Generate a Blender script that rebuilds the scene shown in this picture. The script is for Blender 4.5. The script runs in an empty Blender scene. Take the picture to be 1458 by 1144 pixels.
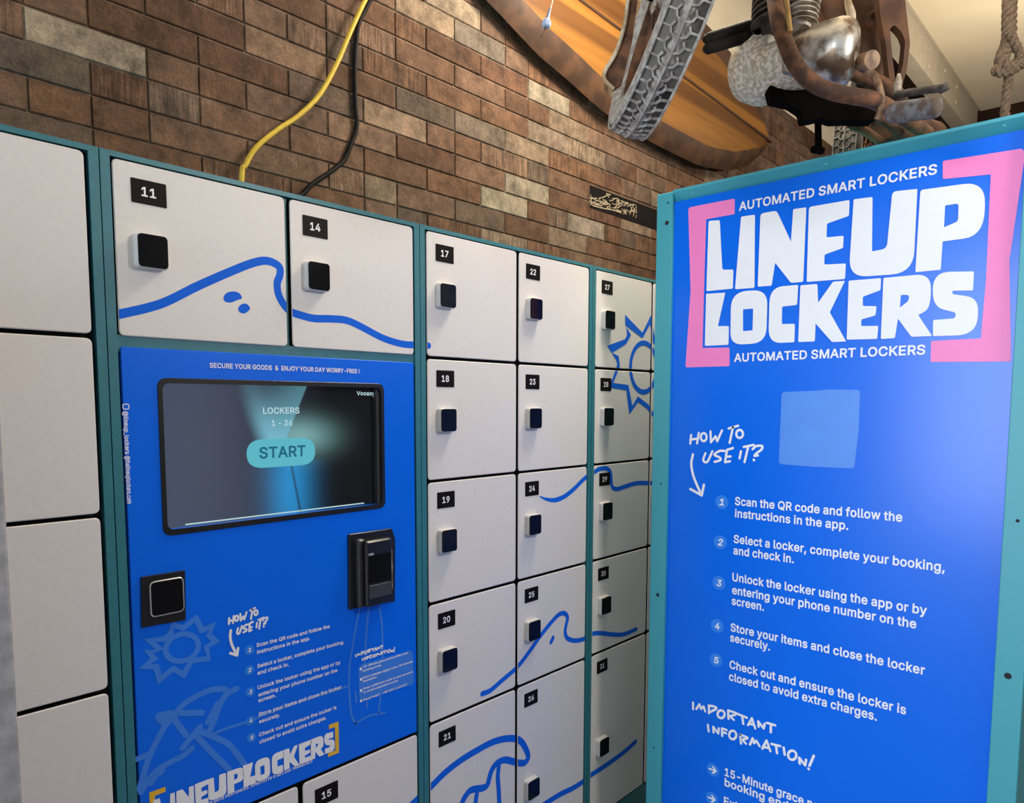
import bpy, bmesh, math, random
from mathutils import Vector, Matrix
from mathutils.geometry import tessellate_polygon, delaunay_2d_cdt
random.seed(7)
SC = bpy.context.scene
COL = SC.collection
# ------------------------------------------------------------------ camera
IMG_W, IMG_H = 1458, 1144
FPX, CY = 1030.93, 662.11            # focal length in pixels, row of the optical axis
CAM = Vector((-1.21887, -1.40811, 1.52030))
yaw, pitch, roll = (math.radians(a) for a in (47.5155, -4.85065, 0.14267))
_f = Vector((math.sin(yaw)*math.cos(pitch), math.cos(yaw)*math.cos(pitch), math.sin(pitch)))
_r = Vector((math.cos(yaw), -math.sin(yaw), 0)); _u = _r.cross(_f)
RIGHT = math.cos(roll)*_r + math.sin(roll)*_u
UP = -math.sin(roll)*_r + math.cos(roll)*_u
FWD = _f
cd = bpy.data.cameras.new('camera'); cam = bpy.data.objects.new('camera', cd); COL.objects.link(cam)
cd.sensor_fit = 'HORIZONTAL'; cd.sensor_width = 36.0; cd.lens = FPX/IMG_W*36.0
cd.shift_x = 0.0; cd.shift_y = (CY-IMG_H/2)/IMG_W
cd.clip_start = 0.02
m = Matrix((RIGHT, UP, -FWD)).transposed().to_4x4(); m.translation = CAM
cam.matrix_world = m
SC.camera = cam
# ------------------------------------------------------------------ light
SC.view_settings.view_transform = 'Standard'; SC.view_settings.look = 'None'
SC.view_settings.exposure = 0.0; SC.view_settings.gamma = 1.0
SC.view_settings.use_curve_mapping = False
w = bpy.data.worlds.new('sky'); SC.world = w; w.use_nodes = True
bg = w.node_tree.nodes['Background']; bg.inputs[0].default_value = (0.74, 0.86, 1.0, 1); bg.inputs[1].default_value = 0.42
def area_light(name, loc, target, sx, sy, power, color):
    l = bpy.data.lights.new(name, 'AREA'); l.shape = 'RECTANGLE'; l.size = sx; l.size_y = sy
    l.energy = power; l.color = color
    o = bpy.data.objects.new(name, l); COL.objects.link(o); o.location = loc
    o.rotation_euler = (Vector(target)-Vector(loc)).to_track_quat('-Z', 'Y').to_euler()
    return o
def point_light(name, loc, power, color, size=0.12):
    l = bpy.data.lights.new(name, 'POINT'); l.energy = power; l.color = color; l.shadow_soft_size = size
    o = bpy.data.objects.new(name, l); COL.objects.link(o); o.location = loc; return o
point_light('locker_fill', (0.55, -1.95, 2.36), 58, (1.0, 0.93, 0.86), 0.18)  # added fill for the locker doors and touchscreen panel, not a known fitting
point_light('ceiling_lamp', (0.88, -0.36, 3.12), 118, (1.0, 0.88, 0.72), 0.25)
point_light('ceiling_fill', (3.05, -0.90, 2.82), 30, (1.0, 0.86, 0.68), 0.15)  # added fill that brightens the cream ceiling at the right
area_light('shopfront_daylight', (-8.0, -0.25, 1.80), (0.7, -0.75, 1.25), 2.7, 3.4, 420, (0.80, 0.90, 1.0))
sl = bpy.data.lights.new('sun', 'SUN'); sl.energy = 4.0; sl.angle = 0.01; sl.color = (1.0, 0.95, 0.88)
so = bpy.data.objects.new('sun', sl); COL.objects.link(so); so.rotation_euler = Vector((0.12, 0.30, -0.92)).to_track_quat('-Z', 'Y').to_euler()

# ------------------------------------------------------------------ picking points on real planes
def ray(u, v): return FWD + RIGHT*((u-IMG_W/2)/FPX) + UP*((CY-v)/FPX)
def on_y(u, v, y=0.0):
    d = ray(u, v); return CAM + d*((y-CAM.y)/d.y)
def on_x(u, v, x):
    d = ray(u, v); return CAM + d*((x-CAM.x)/d.x)
def at_depth(u, v, d): return CAM + ray(u, v)*d
XS = 0.7517                      # plane of the sign panel
class Face:                      # a flat face: (s to the right, t up, d outwards)
    def __init__(self, kind, off): self.kind, self.off = kind, off
    def P(self, s, t, d=0.0):
        return Vector((s, self.off-d, t)) if self.kind == 'front' else Vector((self.off-d, -s, t))
    def st(self, u, v):
        if self.kind == 'front':
            p = on_y(u, v, self.off); return (p.x, p.z)
        p = on_x(u, v, self.off); return (-p.y, p.z)
FRONT = Face('front', 0.0); SIGN = Face('side', XS)
def zoomer(face, x0, y0, k): return lambda p: face.st(x0+p[0]/k, y0+p[1]/k)

# ------------------------------------------------------------------ materials
def mat(name, color, rough=0.5, metal=0.0, spec=0.5, var=0.0, scale=20.0, bump=0.0, color2=None, emit=None, coat=0.0):
    m = bpy.data.materials.new(name); m.use_nodes = True; nt = m.node_tree
    b = nt.nodes['Principled BSDF']
    b.inputs['Base Color'].default_value = (*color, 1); b.inputs['Roughness'].default_value = rough
    b.inputs['Metallic'].default_value = metal; b.inputs['Specular IOR Level'].default_value = spec
    b.inputs['Coat Weight'].default_value = coat
    tc = nt.nodes.new('ShaderNodeTexCoord')
    no = nt.nodes.new('ShaderNodeTexNoise'); no.inputs['Scale'].default_value = scale; no.inputs['Detail'].default_value = 6
    nt.links.new(tc.outputs['Object'], no.inputs['Vector'])
    if var or color2:
        r = nt.nodes.new('ShaderNodeValToRGB')
        c2 = color2 or tuple(max(0, c*(1-var)) for c in color)
        r.color_ramp.elements[0].position = 0.35 if not color2 else 0.43; r.color_ramp.elements[0].color = (*c2, 1)
        r.color_ramp.elements[1].position = 0.65 if not color2 else 0.60; r.color_ramp.elements[1].color = (*color, 1)
        nt.links.new(no.outputs['Fac'], r.inputs['Fac']); nt.links.new(r.outputs['Color'], b.inputs['Base Color'])
    if bump:
        bp = nt.nodes.new('ShaderNodeBump'); bp.inputs['Strength'].default_value = bump; bp.inputs['Distance'].default_value = 0.004
        nt.links.new(no.outputs['Fac'], bp.inputs['Height']); nt.links.new(bp.outputs['Normal'], b.inputs['Normal'])
    if emit:
        b.inputs['Emission Color'].default_value = (*emit[0], 1); b.inputs['Emission Strength'].default_value = emit[1]
    return m
M = {}
M['door'] = mat('white laminate', (0.75, 0.735, 0.715), 0.5, var=0.04, scale=90, bump=0.02)
M['door_core'] = mat('black laminate core', (0.010, 0.010, 0.011), 0.7, spec=0.1)
M['teal'] = mat('teal powder coat', (0.03, 0.19, 0.235), 0.42, var=0.12, scale=60, bump=0.03)
M['sign_teal'] = mat('bright teal powder coat', (0.05, 0.36, 0.44), 0.45, var=0.05, scale=400, bump=0.05)
M['gap'] = mat('black gap shade', (0.006, 0.007, 0.008), 0.8)
M['plate'] = mat('black number sticker', (0.007, 0.005, 0.005), 0.5, spec=0.1)
M['lock_body'] = mat('satin grey lock housing', (0.62, 0.62, 0.62), 0.35, var=0.05)
M['lock_face'] = mat('black glass', (0.005, 0.005, 0.006), 0.10, spec=0.2)
M['white_print'] = mat('white print', (0.86, 0.88, 0.92), 0.5, var=0.02)
M['wave'] = mat('blue vinyl', (0.004, 0.135, 0.78), 0.6, spec=0.15, var=0.05)
M['panel_blue'] = mat('glossy blue print', (0.0, 0.145, 0.88), 0.30, spec=0.3, var=0.03, scale=3)
M['sign_blue'] = mat('blue sign print', (0.0, 0.150, 0.86), 0.22, spec=0.3, var=0.03, scale=3)
M['pale_blue'] = mat('pale blue line print', (0.05, 0.225, 0.80), 0.4, spec=0.3, var=0.05)
M['disc_blue'] = mat('light blue dot print', (0.03, 0.24, 0.88), 0.4, spec=0.3, var=0.05)
M['patch_blue'] = mat('lighter blue patch print', (0.06, 0.26, 0.85), 0.4, var=0.05)
M['pink'] = mat('pink print', (0.93, 0.22, 0.56), 0.45, var=0.03)
M['yellow_print'] = mat('yellow print', (0.80, 0.48, 0.03), 0.5, var=0.05)
M['black'] = mat('black plastic', (0.010, 0.010, 0.011), 0.32, var=0.2)
M['dark_grey'] = mat('dark grey plastic', (0.045, 0.045, 0.047), 0.4, var=0.2)
M['silver'] = mat('satin silver', (0.62, 0.62, 0.62), 0.3, metal=0.6, var=0.05)
M['steel_screw'] = mat('painted screw head', (0.10, 0.42, 0.45), 0.35, metal=0.2, var=0.05)
M['hole'] = mat('drilled hole', (0.004, 0.006, 0.012), 0.7)
M['yellow_cable'] = mat('yellow cable sheath', (0.62, 0.42, 0.03), 0.5, var=0.2, scale=50)
M['black_cable'] = mat('black cable sheath', (0.006, 0.005, 0.005), 0.6, spec=0.15)
M['cream'] = mat('cream plaster', (0.72, 0.62, 0.45), 0.85, var=0.06, scale=4, bump=0.05)
M['beam'] = mat('pale painted steel', (0.42, 0.37, 0.29), 0.5, var=0.12, scale=15, bump=0.03)
M['concrete'] = mat('grey concrete', (0.42, 0.42, 0.43), 0.85, var=0.3, scale=45, bump=0.5)
M['paving'] = mat('pale paving', (0.46, 0.49, 0.55), 0.85, var=0.12, scale=2, bump=0.1)
M['grey_wall'] = mat('blue grey painted wall', (0.20, 0.22, 0.26), 0.8, var=0.1, scale=5, bump=0.05)
M['floor'] = mat('grey concrete floor', (0.26, 0.27, 0.30), 0.6, var=0.3, scale=6, bump=0.1)
M['dark_wood'] = mat('dark stained wood', (0.022, 0.011, 0.006), 0.85, spec=0.1, var=0.5, scale=9, bump=0.1)
M['rust'] = mat('rusted steel', (0.150, 0.060, 0.023), 0.8, var=0.0, scale=26, bump=0.4, color2=(0.050, 0.020, 0.009))
M['rust_light'] = mat('light brown rusted sheet', (0.115, 0.047, 0.019), 0.75, scale=11, bump=0.25, color2=(0.055, 0.022, 0.010))
M['rubber_dark'] = mat('perished black rubber', (0.015, 0.011, 0.009), 0.8, spec=0.2, var=0.5, scale=60, bump=0.3)
M['rubber_grey'] = mat('worn grey rubber', (0.095, 0.078, 0.066), 0.85, scale=45, bump=0.4, color2=(0.040, 0.030, 0.024))
M['oily'] = mat('oily black metal', (0.004, 0.0025, 0.002), 0.95, spec=0.05, var=0.5, scale=30, bump=0.3)
M['cracked'] = mat('cracked white paint', (0.72, 0.65, 0.53), 0.75, scale=110, bump=0.9, color2=(0.42, 0.35, 0.265))
M['chrome'] = mat('pitted chrome', (0.72, 0.69, 0.62), 0.34, metal=0.7, scale=22, bump=0.15, color2=(0.17, 0.11, 0.07))
M['alloy'] = mat('dusty alloy', (0.55, 0.50, 0.42), 0.5, metal=0.3, scale=40, color2=(0.22, 0.17, 0.12))
M['fin_dark'] = mat('dark finned iron', (0.07, 0.055, 0.045), 0.6, scale=40, color2=(0.02, 0.015, 0.012))
M['tyre_white'] = mat('grey sun bleached rubber', (0.47, 0.435, 0.39), 0.85, scale=60, bump=0.5, color2=(0.28, 0.245, 0.21))
M['tyre_pit'] = mat('dark tread pit', (0.16, 0.145, 0.125), 0.9, scale=9, bump=0.3, color2=(0.022, 0.018, 0.015))
M['fender'] = mat('cream fender paint', (0.62, 0.53, 0.37), 0.6, scale=30, color2=(0.36, 0.25, 0.14))
M['rope'] = mat('tan hemp rope', (0.17, 0.112, 0.07), 0.9, scale=220, bump=0.6, color2=(0.09, 0.055, 0.032))
M['wire_white'] = mat('ivory wire', (0.62, 0.50, 0.36), 0.5, var=0.1)
M['plug_blue'] = mat('pale blue plastic', (0.42, 0.52, 0.72), 0.3, var=0.1)
M['plug_clear'] = mat('smoky plastic boot', (0.30, 0.32, 0.42), 0.25, var=0.3)
M['gold_mark'] = mat('pale gold paint', (0.42, 0.34, 0.22), 0.6, var=0.4, scale=80)
M['plaque'] = mat('black slate', (0.008, 0.007, 0.007), 0.7, spec=0.1, var=0.4, scale=70, bump=0.2)

def brick_material():
    m = bpy.data.materials.new('brick tile'); m.use_nodes = True; nt = m.node_tree; L = nt.links.new
    b = nt.nodes['Principled BSDF']; b.inputs['Roughness'].default_value = 0.8; b.inputs['Specular IOR Level'].default_value = 0.25
    at = nt.nodes.new('ShaderNodeAttribute'); at.attribute_name = 'brick_colour'
    ex = nt.nodes.new('ShaderNodeAttribute'); ex.attribute_name = 'brick_style'
    tc = nt.nodes.new('ShaderNodeTexCoord')
    n1 = nt.nodes.new('ShaderNodeTexNoise'); n1.inputs['Scale'].default_value = 17; n1.inputs['Detail'].default_value = 9; n1.inputs['Roughness'].default_value = 0.72
    L(tc.outputs['Object'], n1.inputs['Vector'])
    mp = nt.nodes.new('ShaderNodeMapping'); mp.inputs['Scale'].default_value = (130, 130, 11); L(tc.outputs['Object'], mp.inputs['Vector'])
    n2 = nt.nodes.new('ShaderNodeTexNoise'); n2.inputs['Scale'].default_value = 1.0; n2.inputs['Detail'].default_value = 3; L(mp.outputs[0], n2.inputs['Vector'])
    n3 = nt.nodes.new('ShaderNodeTexNoise'); n3.inputs['Scale'].default_value = 150; n3.inputs['Detail'].default_value = 3; L(tc.outputs['Object'], n3.inputs['Vector'])
    def mth(op, a, bb, clamp=False):
        n = nt.nodes.new('ShaderNodeMath'); n.operation = op; n.use_clamp = clamp
        for i, x in enumerate((a, bb)):
            if isinstance(x, (int, float)): n.inputs[i].default_value = x
            else: L(x, n.inputs[i])
        return n.outputs[0]
    sep = nt.nodes.new('ShaderNodeSeparateColor'); L(ex.outputs['Color'], sep.inputs[0])
    big = mth('ADD', mth('MULTIPLY', mth('SUBTRACT', n1.outputs['Fac'], 0.5), 3.0), 1.0)
    streak = mth('ADD', mth('MULTIPLY', mth('MULTIPLY', mth('SUBTRACT', n2.outputs['Fac'], 0.47), sep.outputs[0]), 2.4), 1.0)
    fine = mth('ADD', mth('MULTIPLY', mth('SUBTRACT', n3.outputs['Fac'], 0.5), 0.9), 1.0)
    k = mth('MAXIMUM', mth('MULTIPLY', mth('MULTIPLY', big, streak), fine), 0.22)
    mix = nt.nodes.new('ShaderNodeVectorMath'); mix.operation = 'SCALE'; L(at.outputs['Color'], mix.inputs[0]); L(k, mix.inputs['Scale'])
    L(mix.outputs[0], b.inputs['Base Color'])
    bp = nt.nodes.new('ShaderNodeBump'); bp.inputs['Strength'].default_value = 0.6; bp.inputs['Distance'].default_value = 0.004
    L(k, bp.inputs['Height']); L(bp.outputs['Normal'], b.inputs['Normal'])
    return m
M['brick'] = brick_material()

def board_material(name, ca, cb, cdk):
    # lengthwise cedar planks: stripes across the board's own width (local z)
    m = bpy.data.materials.new(name); m.use_nodes = True; nt = m.node_tree; L = nt.links.new
    b = nt.nodes['Principled BSDF']; b.inputs['Roughness'].default_value = 0.5; b.inputs['Specular IOR Level'].default_value = 0.3
    tc = nt.nodes.new('ShaderNodeTexCoord'); sp = nt.nodes.new('ShaderNodeSeparateXYZ'); L(tc.outputs['Object'], sp.inputs[0])
    mp = nt.nodes.new('ShaderNodeMapping'); mp.inputs['Scale'].default_value = (1.2, 1, 26); L(tc.outputs['Object'], mp.inputs['Vector'])
    n = nt.nodes.new('ShaderNodeTexNoise'); n.inputs['Scale'].default_value = 1.0; n.inputs['Detail'].default_value = 5; L(mp.outputs[0], n.inputs['Vector'])
    wv = nt.nodes.new('ShaderNodeMath'); wv.operation = 'MULTIPLY'; L(sp.outputs['Z'], wv.inputs[0]); wv.inputs[1].default_value = 1.0
    r = nt.nodes.new('ShaderNodeValToRGB'); cr = r.color_ramp; cr.interpolation = 'EASE'
    mr = nt.nodes.new('ShaderNodeMapRange'); mr.inputs['From Min'].default_value = -0.3; mr.inputs['From Max'].default_value = 0.3; L(wv.outputs[0], mr.inputs['Value'])
    stops = [(0.0, ca), (0.16, ca), (0.30, ca), (0.36, cb), (0.44, cb), (0.46, ca), (0.49, ca), (0.53, ca), (0.56, cb), (0.68, cb), (0.72, ca), (1.0, ca)]
    while len(cr.elements) < len(stops): cr.elements.new(0.5)
    for e, (p, c) in zip(cr.elements, stops): e.position = p; e.color = (*c, 1)
    L(mr.outputs[0], r.inputs['Fac'])
    mx = nt.nodes.new('ShaderNodeMix'); mx.data_type = 'RGBA'; mx.blend_type = 'MULTIPLY'; mx.inputs['Factor'].default_value = 0.75
    r2 = nt.nodes.new('ShaderNodeValToRGB'); r2.color_ramp.elements[0].position = 0.3; r2.color_ramp.elements[0].color = (*cdk, 1); r2.color_ramp.elements[1].position = 0.6
    L(n.outputs['Fac'], r2.inputs['Fac']); L(r.outputs['Color'], mx.inputs['A']); L(r2.outputs['Color'], mx.inputs['B'])
    L(mx.outputs['Result'], b.inputs['Base Color'])
    return m
M['board'] = board_material('varnished cedar planks', (0.25, 0.108, 0.020), (0.125, 0.050, 0.011), (0.55, 0.5, 0.45))
M['rail_wood'] = mat('dark cedar rail', (0.085, 0.036, 0.014), 0.6, scale=14, color2=(0.042, 0.018, 0.008))
M['stringer'] = mat('dark stringer inlay', (0.055, 0.024, 0.012), 0.5, var=0.3)

def screen_material():
    # teal start page on a dark ground, plus a painted grey reflection at left
    m = bpy.data.materials.new('lit start page with painted reflection'); m.use_nodes = True; nt = m.node_tree; L = nt.links.new
    b = nt.nodes['Principled BSDF']; b.inputs['Base Color'].default_value = (0.012, 0.013, 0.016, 1); b.inputs['Roughness'].default_value = 0.07
    tc = nt.nodes.new('ShaderNodeTexCoord'); sp = nt.nodes.new('ShaderNodeSeparateXYZ'); L(tc.outputs['Generated'], sp.inputs[0])
    X, Z = sp.outputs['X'], sp.outputs['Z']
    def mth(op, a, bb=0.0, clamp=False):
        n = nt.nodes.new('ShaderNodeMath'); n.operation = op; n.use_clamp = clamp
        for i, x in enumerate((a, bb)):
            if isinstance(x, (int, float)): n.inputs[i].default_value = x
            else: L(x, n.inputs[i])
        return n.outputs[0]
    def step(x, lo, hi):
        n = nt.nodes.new('ShaderNodeMapRange'); n.interpolation_type = 'SMOOTHSTEP'
        for k, v in (('Value', x), ('From Min', lo), ('From Max', hi)):
            if isinstance(v, (int, float)): n.inputs[k].default_value = v
            else: L(v, n.inputs[k])
        return n.outputs['Result']
    def gauss(cx, cz, wx, wz):
        dx = mth('DIVIDE', mth('SUBTRACT', X, cx), wx); dz = mth('DIVIDE', mth('SUBTRACT', Z, cz), wz)
        return mth('EXPONENT', mth('MULTIPLY', mth('ADD', mth('MULTIPLY', dx, dx), mth('MULTIPLY', dz, dz)), -1.0), 0.0)
    # curved funnel: left edge sweeps in downwards, right edge cut by a slanting line
    ledge = mth('ADD', 0.30, mth('MULTIPLY', mth('POWER', mth('SUBTRACT', 1.0, Z), 1.6), 0.26))
    redge = mth('ADD', 0.505, mth('MULTIPLY', mth('MAXIMUM', mth('SUBTRACT', Z, 0.55), 0.0), 0.27))
    lmask = step(X, ledge, mth('ADD', ledge, 0.09)); rmask = mth('SUBTRACT', 1.0, step(X, mth('SUBTRACT', redge, 0.006), mth('ADD', redge, 0.006)))
    funnel = mth('MULTIPLY', mth('MULTIPLY', lmask, rmask), step(Z, 0.40, 0.55))
    dark_top = gauss(0.43, 1.02, 0.13, 0.20)
    funnel = mth('MULTIPLY', funnel, mth('SUBTRACT', 1.0, mth('MULTIPLY', dark_top, 0.85)))
    glow = mth('MULTIPLY', gauss(0.58, 0.60, 0.15, 0.13), mth('SUBTRACT', 1.0, rmask))
    beam = mth('MULTIPLY', gauss(0.53, 0.25, 0.10, 0.55), mth('SUBTRACT', 1.0, step(Z, 0.40, 0.46)))
    slit = mth('ADD', 0.58, mth('MULTIPLY', Z, -0.11)); slit_m = mth('SUBTRACT', 1.0, gauss(0.0, 0.0, 9, 9))
    dsl = mth('DIVIDE', mth('SUBTRACT', X, slit), 0.006)
    cut = mth('SUBTRACT', 1.0, mth('MULTIPLY', mth('EXPONENT', mth('MULTIPLY', mth('MULTIPLY', dsl, dsl), -1.0)), 0.7))
    beam = mth('MULTIPLY', beam, cut)
    def col(fac, c):
        n = nt.nodes.new('ShaderNodeVectorMath'); n.operation = 'SCALE'; n.inputs[0].default_value = c; L(fac, n.inputs['Scale']); return n.outputs[0]
    def add(a, bb):
        n = nt.nodes.new('ShaderNodeVectorMath'); n.operation = 'ADD'; L(a, n.inputs[0]); L(bb, n.inputs[1]); return n.outputs[0]
    low = mth('SUBTRACT', 1.0, step(Z, 0.5, 0.95))
    tot = add(add(col(mth('MULTIPLY', funnel, mth('ADD', 0.55, mth('MULTIPLY', low, 0.6))), (0.16, 0.46, 0.56)), col(glow, (0.20, 0.42, 0.42))), col(beam, (0.003, 0.26, 0.60)))
    base = add(tot, col(mth('SUBTRACT', 1.0, step(X, 0.1, 0.75)), (0.065, 0.080, 0.128)))  # grey left side: outside reflection painted into the emission
    L(base, b.inputs['Emission Color']); b.inputs['Emission Strength'].default_value = 0.85
    return m
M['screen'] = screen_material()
M['button'] = mat('lit start button', (0.02, 0.03, 0.03), 0.1, emit=((0.10, 0.46, 0.56), 0.95))
M['button_text'] = mat('dark teal screen lettering', (0.01, 0.02, 0.03), 0.1, emit=((0.01, 0.14, 0.24), 0.8))
M['screen_text'] = mat('lit white screen lettering', (0.02, 0.02, 0.02), 0.1, emit=((0.48, 0.68, 0.72), 0.9))

# ------------------------------------------------------------------ object plumbing
ROOT = {}
def thing(name, label, cat, loc=(0, 0, 0), group=None):
    o = bpy.data.objects.new(name, None); o.empty_display_size = 0.05; COL.objects.link(o); o.location = loc
    o['label'] = label; o['category'] = cat
    if group: o['group'] = group
    ROOT[o.name] = Vector(loc); return o
def obj(name, bm, material, parent=None, smooth=False, loc=None):
    """link a bmesh built in world coordinates as one mesh object"""
    base = ROOT.get(parent.name, Vector()) if parent else Vector()
    me = bpy.data.meshes.new(name)
    if base.length: bmesh.ops.translate(bm, verts=bm.verts, vec=-base)
    bm.to_mesh(me); bm.free()
    for p in me.polygons: p.use_smooth = smooth
    if smooth:
        try: me.set_sharp_from_angle(angle=math.radians(38))
        except Exception: pass
    me.materials.append(material) if not isinstance(material, (list, tuple)) else [me.materials.append(x) for x in material]
    o = bpy.data.objects.new(name, me); COL.objects.link(o)
    if parent: o.parent = parent; ROOT[o.name] = base
    return o
def single(name, bm, material, label, cat, smooth=False, group=None):
    o = obj(name, bm, material, None, smooth); o['label'] = label; o['category'] = cat
    if group: o['group'] = group
    return o
def struct(name, bm, material, smooth=False):
    o = obj(name, bm, material, None, smooth); o['kind'] = 'structure'; return o
def share(name, src, parent, loc):
    """a child that shares mesh data (mesh is modelled around the origin)"""
    o = bpy.data.objects.new(name, src); COL.objects.link(o); o.parent = parent
    base = ROOT.get(parent.name, Vector()); o.location = Vector(loc)-base; ROOT[o.name] = base; return o

# ------------------------------------------------------------------ shapes
def NB(): return bmesh.new()
def box(bm, x0, x1, y0, y1, z0, z1, bev=0.0, seg=2):
    r = bmesh.ops.create_cube(bm, size=1.0); vs = r['verts']
    for v in vs: v.co = Vector((x0+(v.co.x+.5)*(x1-x0), y0+(v.co.y+.5)*(y1-y0), z0+(v.co.z+.5)*(z1-z0)))
    if bev:
        es = list({e for v in vs for e in v.link_edges})
        bmesh.ops.bevel(bm, geom=es, offset=bev, segments=seg, affect='EDGES', profile=0.5)
    return bm
def rounded(pts, rad, n=5):
    """round the corners of a closed polygon; rad is a number or a list"""
    out = []; N = len(pts)
    for i, p in enumerate(pts):
        r = rad[i] if isinstance(rad, (list, tuple)) else rad
        a = Vector(pts[i-1]); b = Vector(p); c = Vector(pts[(i+1) % N])
        la, lc = (a-b).length, (c-b).length
        ra = min(r, la*0.49); rc = min(r, lc*0.49)
        if r <= 1e-9 or la < 1e-9 or lc < 1e-9: out.append((b.x, b.y)); continue
        p0 = b+(a-b).normalized()*ra; p2 = b+(c-b).normalized()*rc
        for k in range(n+1):
            t = k/n; q = p0*(1-t)**2 + b*2*t*(1-t) + p2*t*t; out.append((q.x, q.y))
    return out
def rect(x0, x1, z0, z1, r=0.0, n=5): return rounded([(x0, z0), (x1, z0), (x1, z1), (x0, z1)], r, n)
def area2(p): return sum(p[i-1][0]*p[i][1]-p[i][0]*p[i-1][1] for i in range(len(p)))
def ccw(p): return list(p) if area2(p) > 0 else list(p)[::-1]
def inset(p, b):
    out = []; N = len(p)
    for i in range(N):
        a, c = Vector(p[i-1]), Vector(p[(i+1) % N]); d = (c-a)
        if d.length < 1e-12: out.append(p[i]); continue
        d.normalize(); out.append((p[i][0]-d.y*b, p[i][1]+d.x*b))
    return out
def slab(bm, face, outline, d0, d1, bev=0.0, holes=()):
    """a plate lying on a face, from depth d0 (back) to d1 (front), bevelled front edge, holes cut through"""
    outline = ccw(outline); holes = [ccw(h)[::-1] for h in holes]
    def wall(loop, rings):
        prev = None
        for (pp, d) in rings:
            vs = [bm.verts.new(face.P(x, z, d)) for x, z in pp]
            if prev:
                for i in range(len(vs)):
                    j = (i+1) % len(vs); bm.faces.new((prev[i], prev[j], vs[j], vs[i]))
            prev = vs
        return prev
    rings = [(outline, d0), (outline, d1-bev)] + ([(inset(outline, bev), d1)] if bev else [])
    tops = [wall(outline, rings)]
    for h in holes: tops.append(wall(h, [(h, d0), (h, d1)]))
    flat = [v for t in tops for v in t]
    for t in tessellate_polygon([[v.co for v in tp] for tp in tops]):
        try: bm.faces.new([flat[i] for i in t])
        except ValueError: pass
    bmesh.ops.recalc_face_normals(bm, faces=bm.faces)
    return bm
def flat(bm, face, outline, d, holes=()):
    return slab(bm, face, outline, d-0.0004, d, 0.0, holes)
def catmull(pts, n=6, closed=False):
    P = [Vector(p) for p in pts]; out = []; N = len(P)
    rng = range(N if closed else N-1)
    for i in rng:
        p0 = P[i-1] if (i > 0 or closed) else P[0]*2-P[1]
        p1, p2 = P[i], P[(i+1) % N]
        p3 = P[(i+2) % N] if (i+2 < N or closed) else P[-1]*2-P[-2]
        for k in range(n):
            t = k/n
            out.append(0.5*((2*p1)+(p2-p0)*t+(2*p0-5*p1+4*p2-p3)*t*t+(3*p1-p0-3*p2+p3)*t**3))
    if not closed: out.append(P[-1])
    return out
def ribbon_polys(pts, w, closed=False, smooth=True, n=6, taper=None):
    P = catmull(pts, n, closed) if smooth and len(pts) > 2 else [Vector(p) for p in pts]
    N = len(P); L = []; R = []
    for i in range(N):
        a = P[i-1] if (i or closed) else P[i]; c = P[(i+1) % N] if (i < N-1 or closed) else P[i]
        t = (c-a); t = t.normalized() if t.length > 1e-9 else Vector((1, 0)); nn = Vector((-t.y, t.x))
        ww = w*(taper(i/(N-1)) if taper else 1.0)/2
        if i < N-1 or closed:                             # keep the pen's width through sharp corners
            sg = (P[(i+1) % N]-P[i]); sg = sg.normalized() if sg.length > 1e-9 else t; ww /= max(0.5, abs(nn.dot(Vector((-sg.y, sg.x)))))
        L.append(P[i]+nn*ww); R.append(P[i]-nn*ww)
    polys = []
    for i in range(N if closed else N-1):
        j = (i+1) % N; polys.append([tuple(R[i]), tuple(R[j]), tuple(L[j]), tuple(L[i])])
    if not closed:
        for e, q in ((0, P[0]), (N-1, P[-1])):
            ww = w*(taper(e/(N-1)) if taper else 1.0)/2
            polys.insert(0 if e == 0 else len(polys), [(q.x+ww*math.cos(k*math.pi/5), q.y+ww*math.sin(k*math.pi/5)) for k in range(10)])
    return polys
def clip_rect(poly, x0, x1, z0, z1):
    def cut(pp, f, inter):
        out = []
        for i in range(len(pp)):
            a, b = pp[i-1], pp[i]; fa, fb = f(a), f(b)
            if fa >= 0 and fb >= 0: out.append(b)
            elif fa >= 0 > fb: out.append(inter(a, b, fa, fb))
            elif fb >= 0 > fa: out.append(inter(a, b, fa, fb)); out.append(b)
        return out
    it = lambda a, b, fa, fb: (a[0]+(b[0]-a[0])*fa/(fa-fb), a[1]+(b[1]-a[1])*fa/(fa-fb))
    for f in (lambda p: p[0]-x0, lambda p: x1-p[0], lambda p: p[1]-z0, lambda p: z1-p[1]):
        poly = cut(poly, f, it)
        if len(poly) < 3: return []
    return poly
def winding(loop, x, y):
    w_ = 0
    for i in range(len(loop)):
        (ax, ay), (bx, by) = loop[i-1], loop[i]
        if ay <= y:
            if by > y and (bx-ax)*(y-ay)-(x-ax)*(by-ay) > 0: w_ += 1
        elif by <= y and (bx-ax)*(y-ay)-(x-ax)*(by-ay) < 0: w_ -= 1
    return w_
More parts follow.
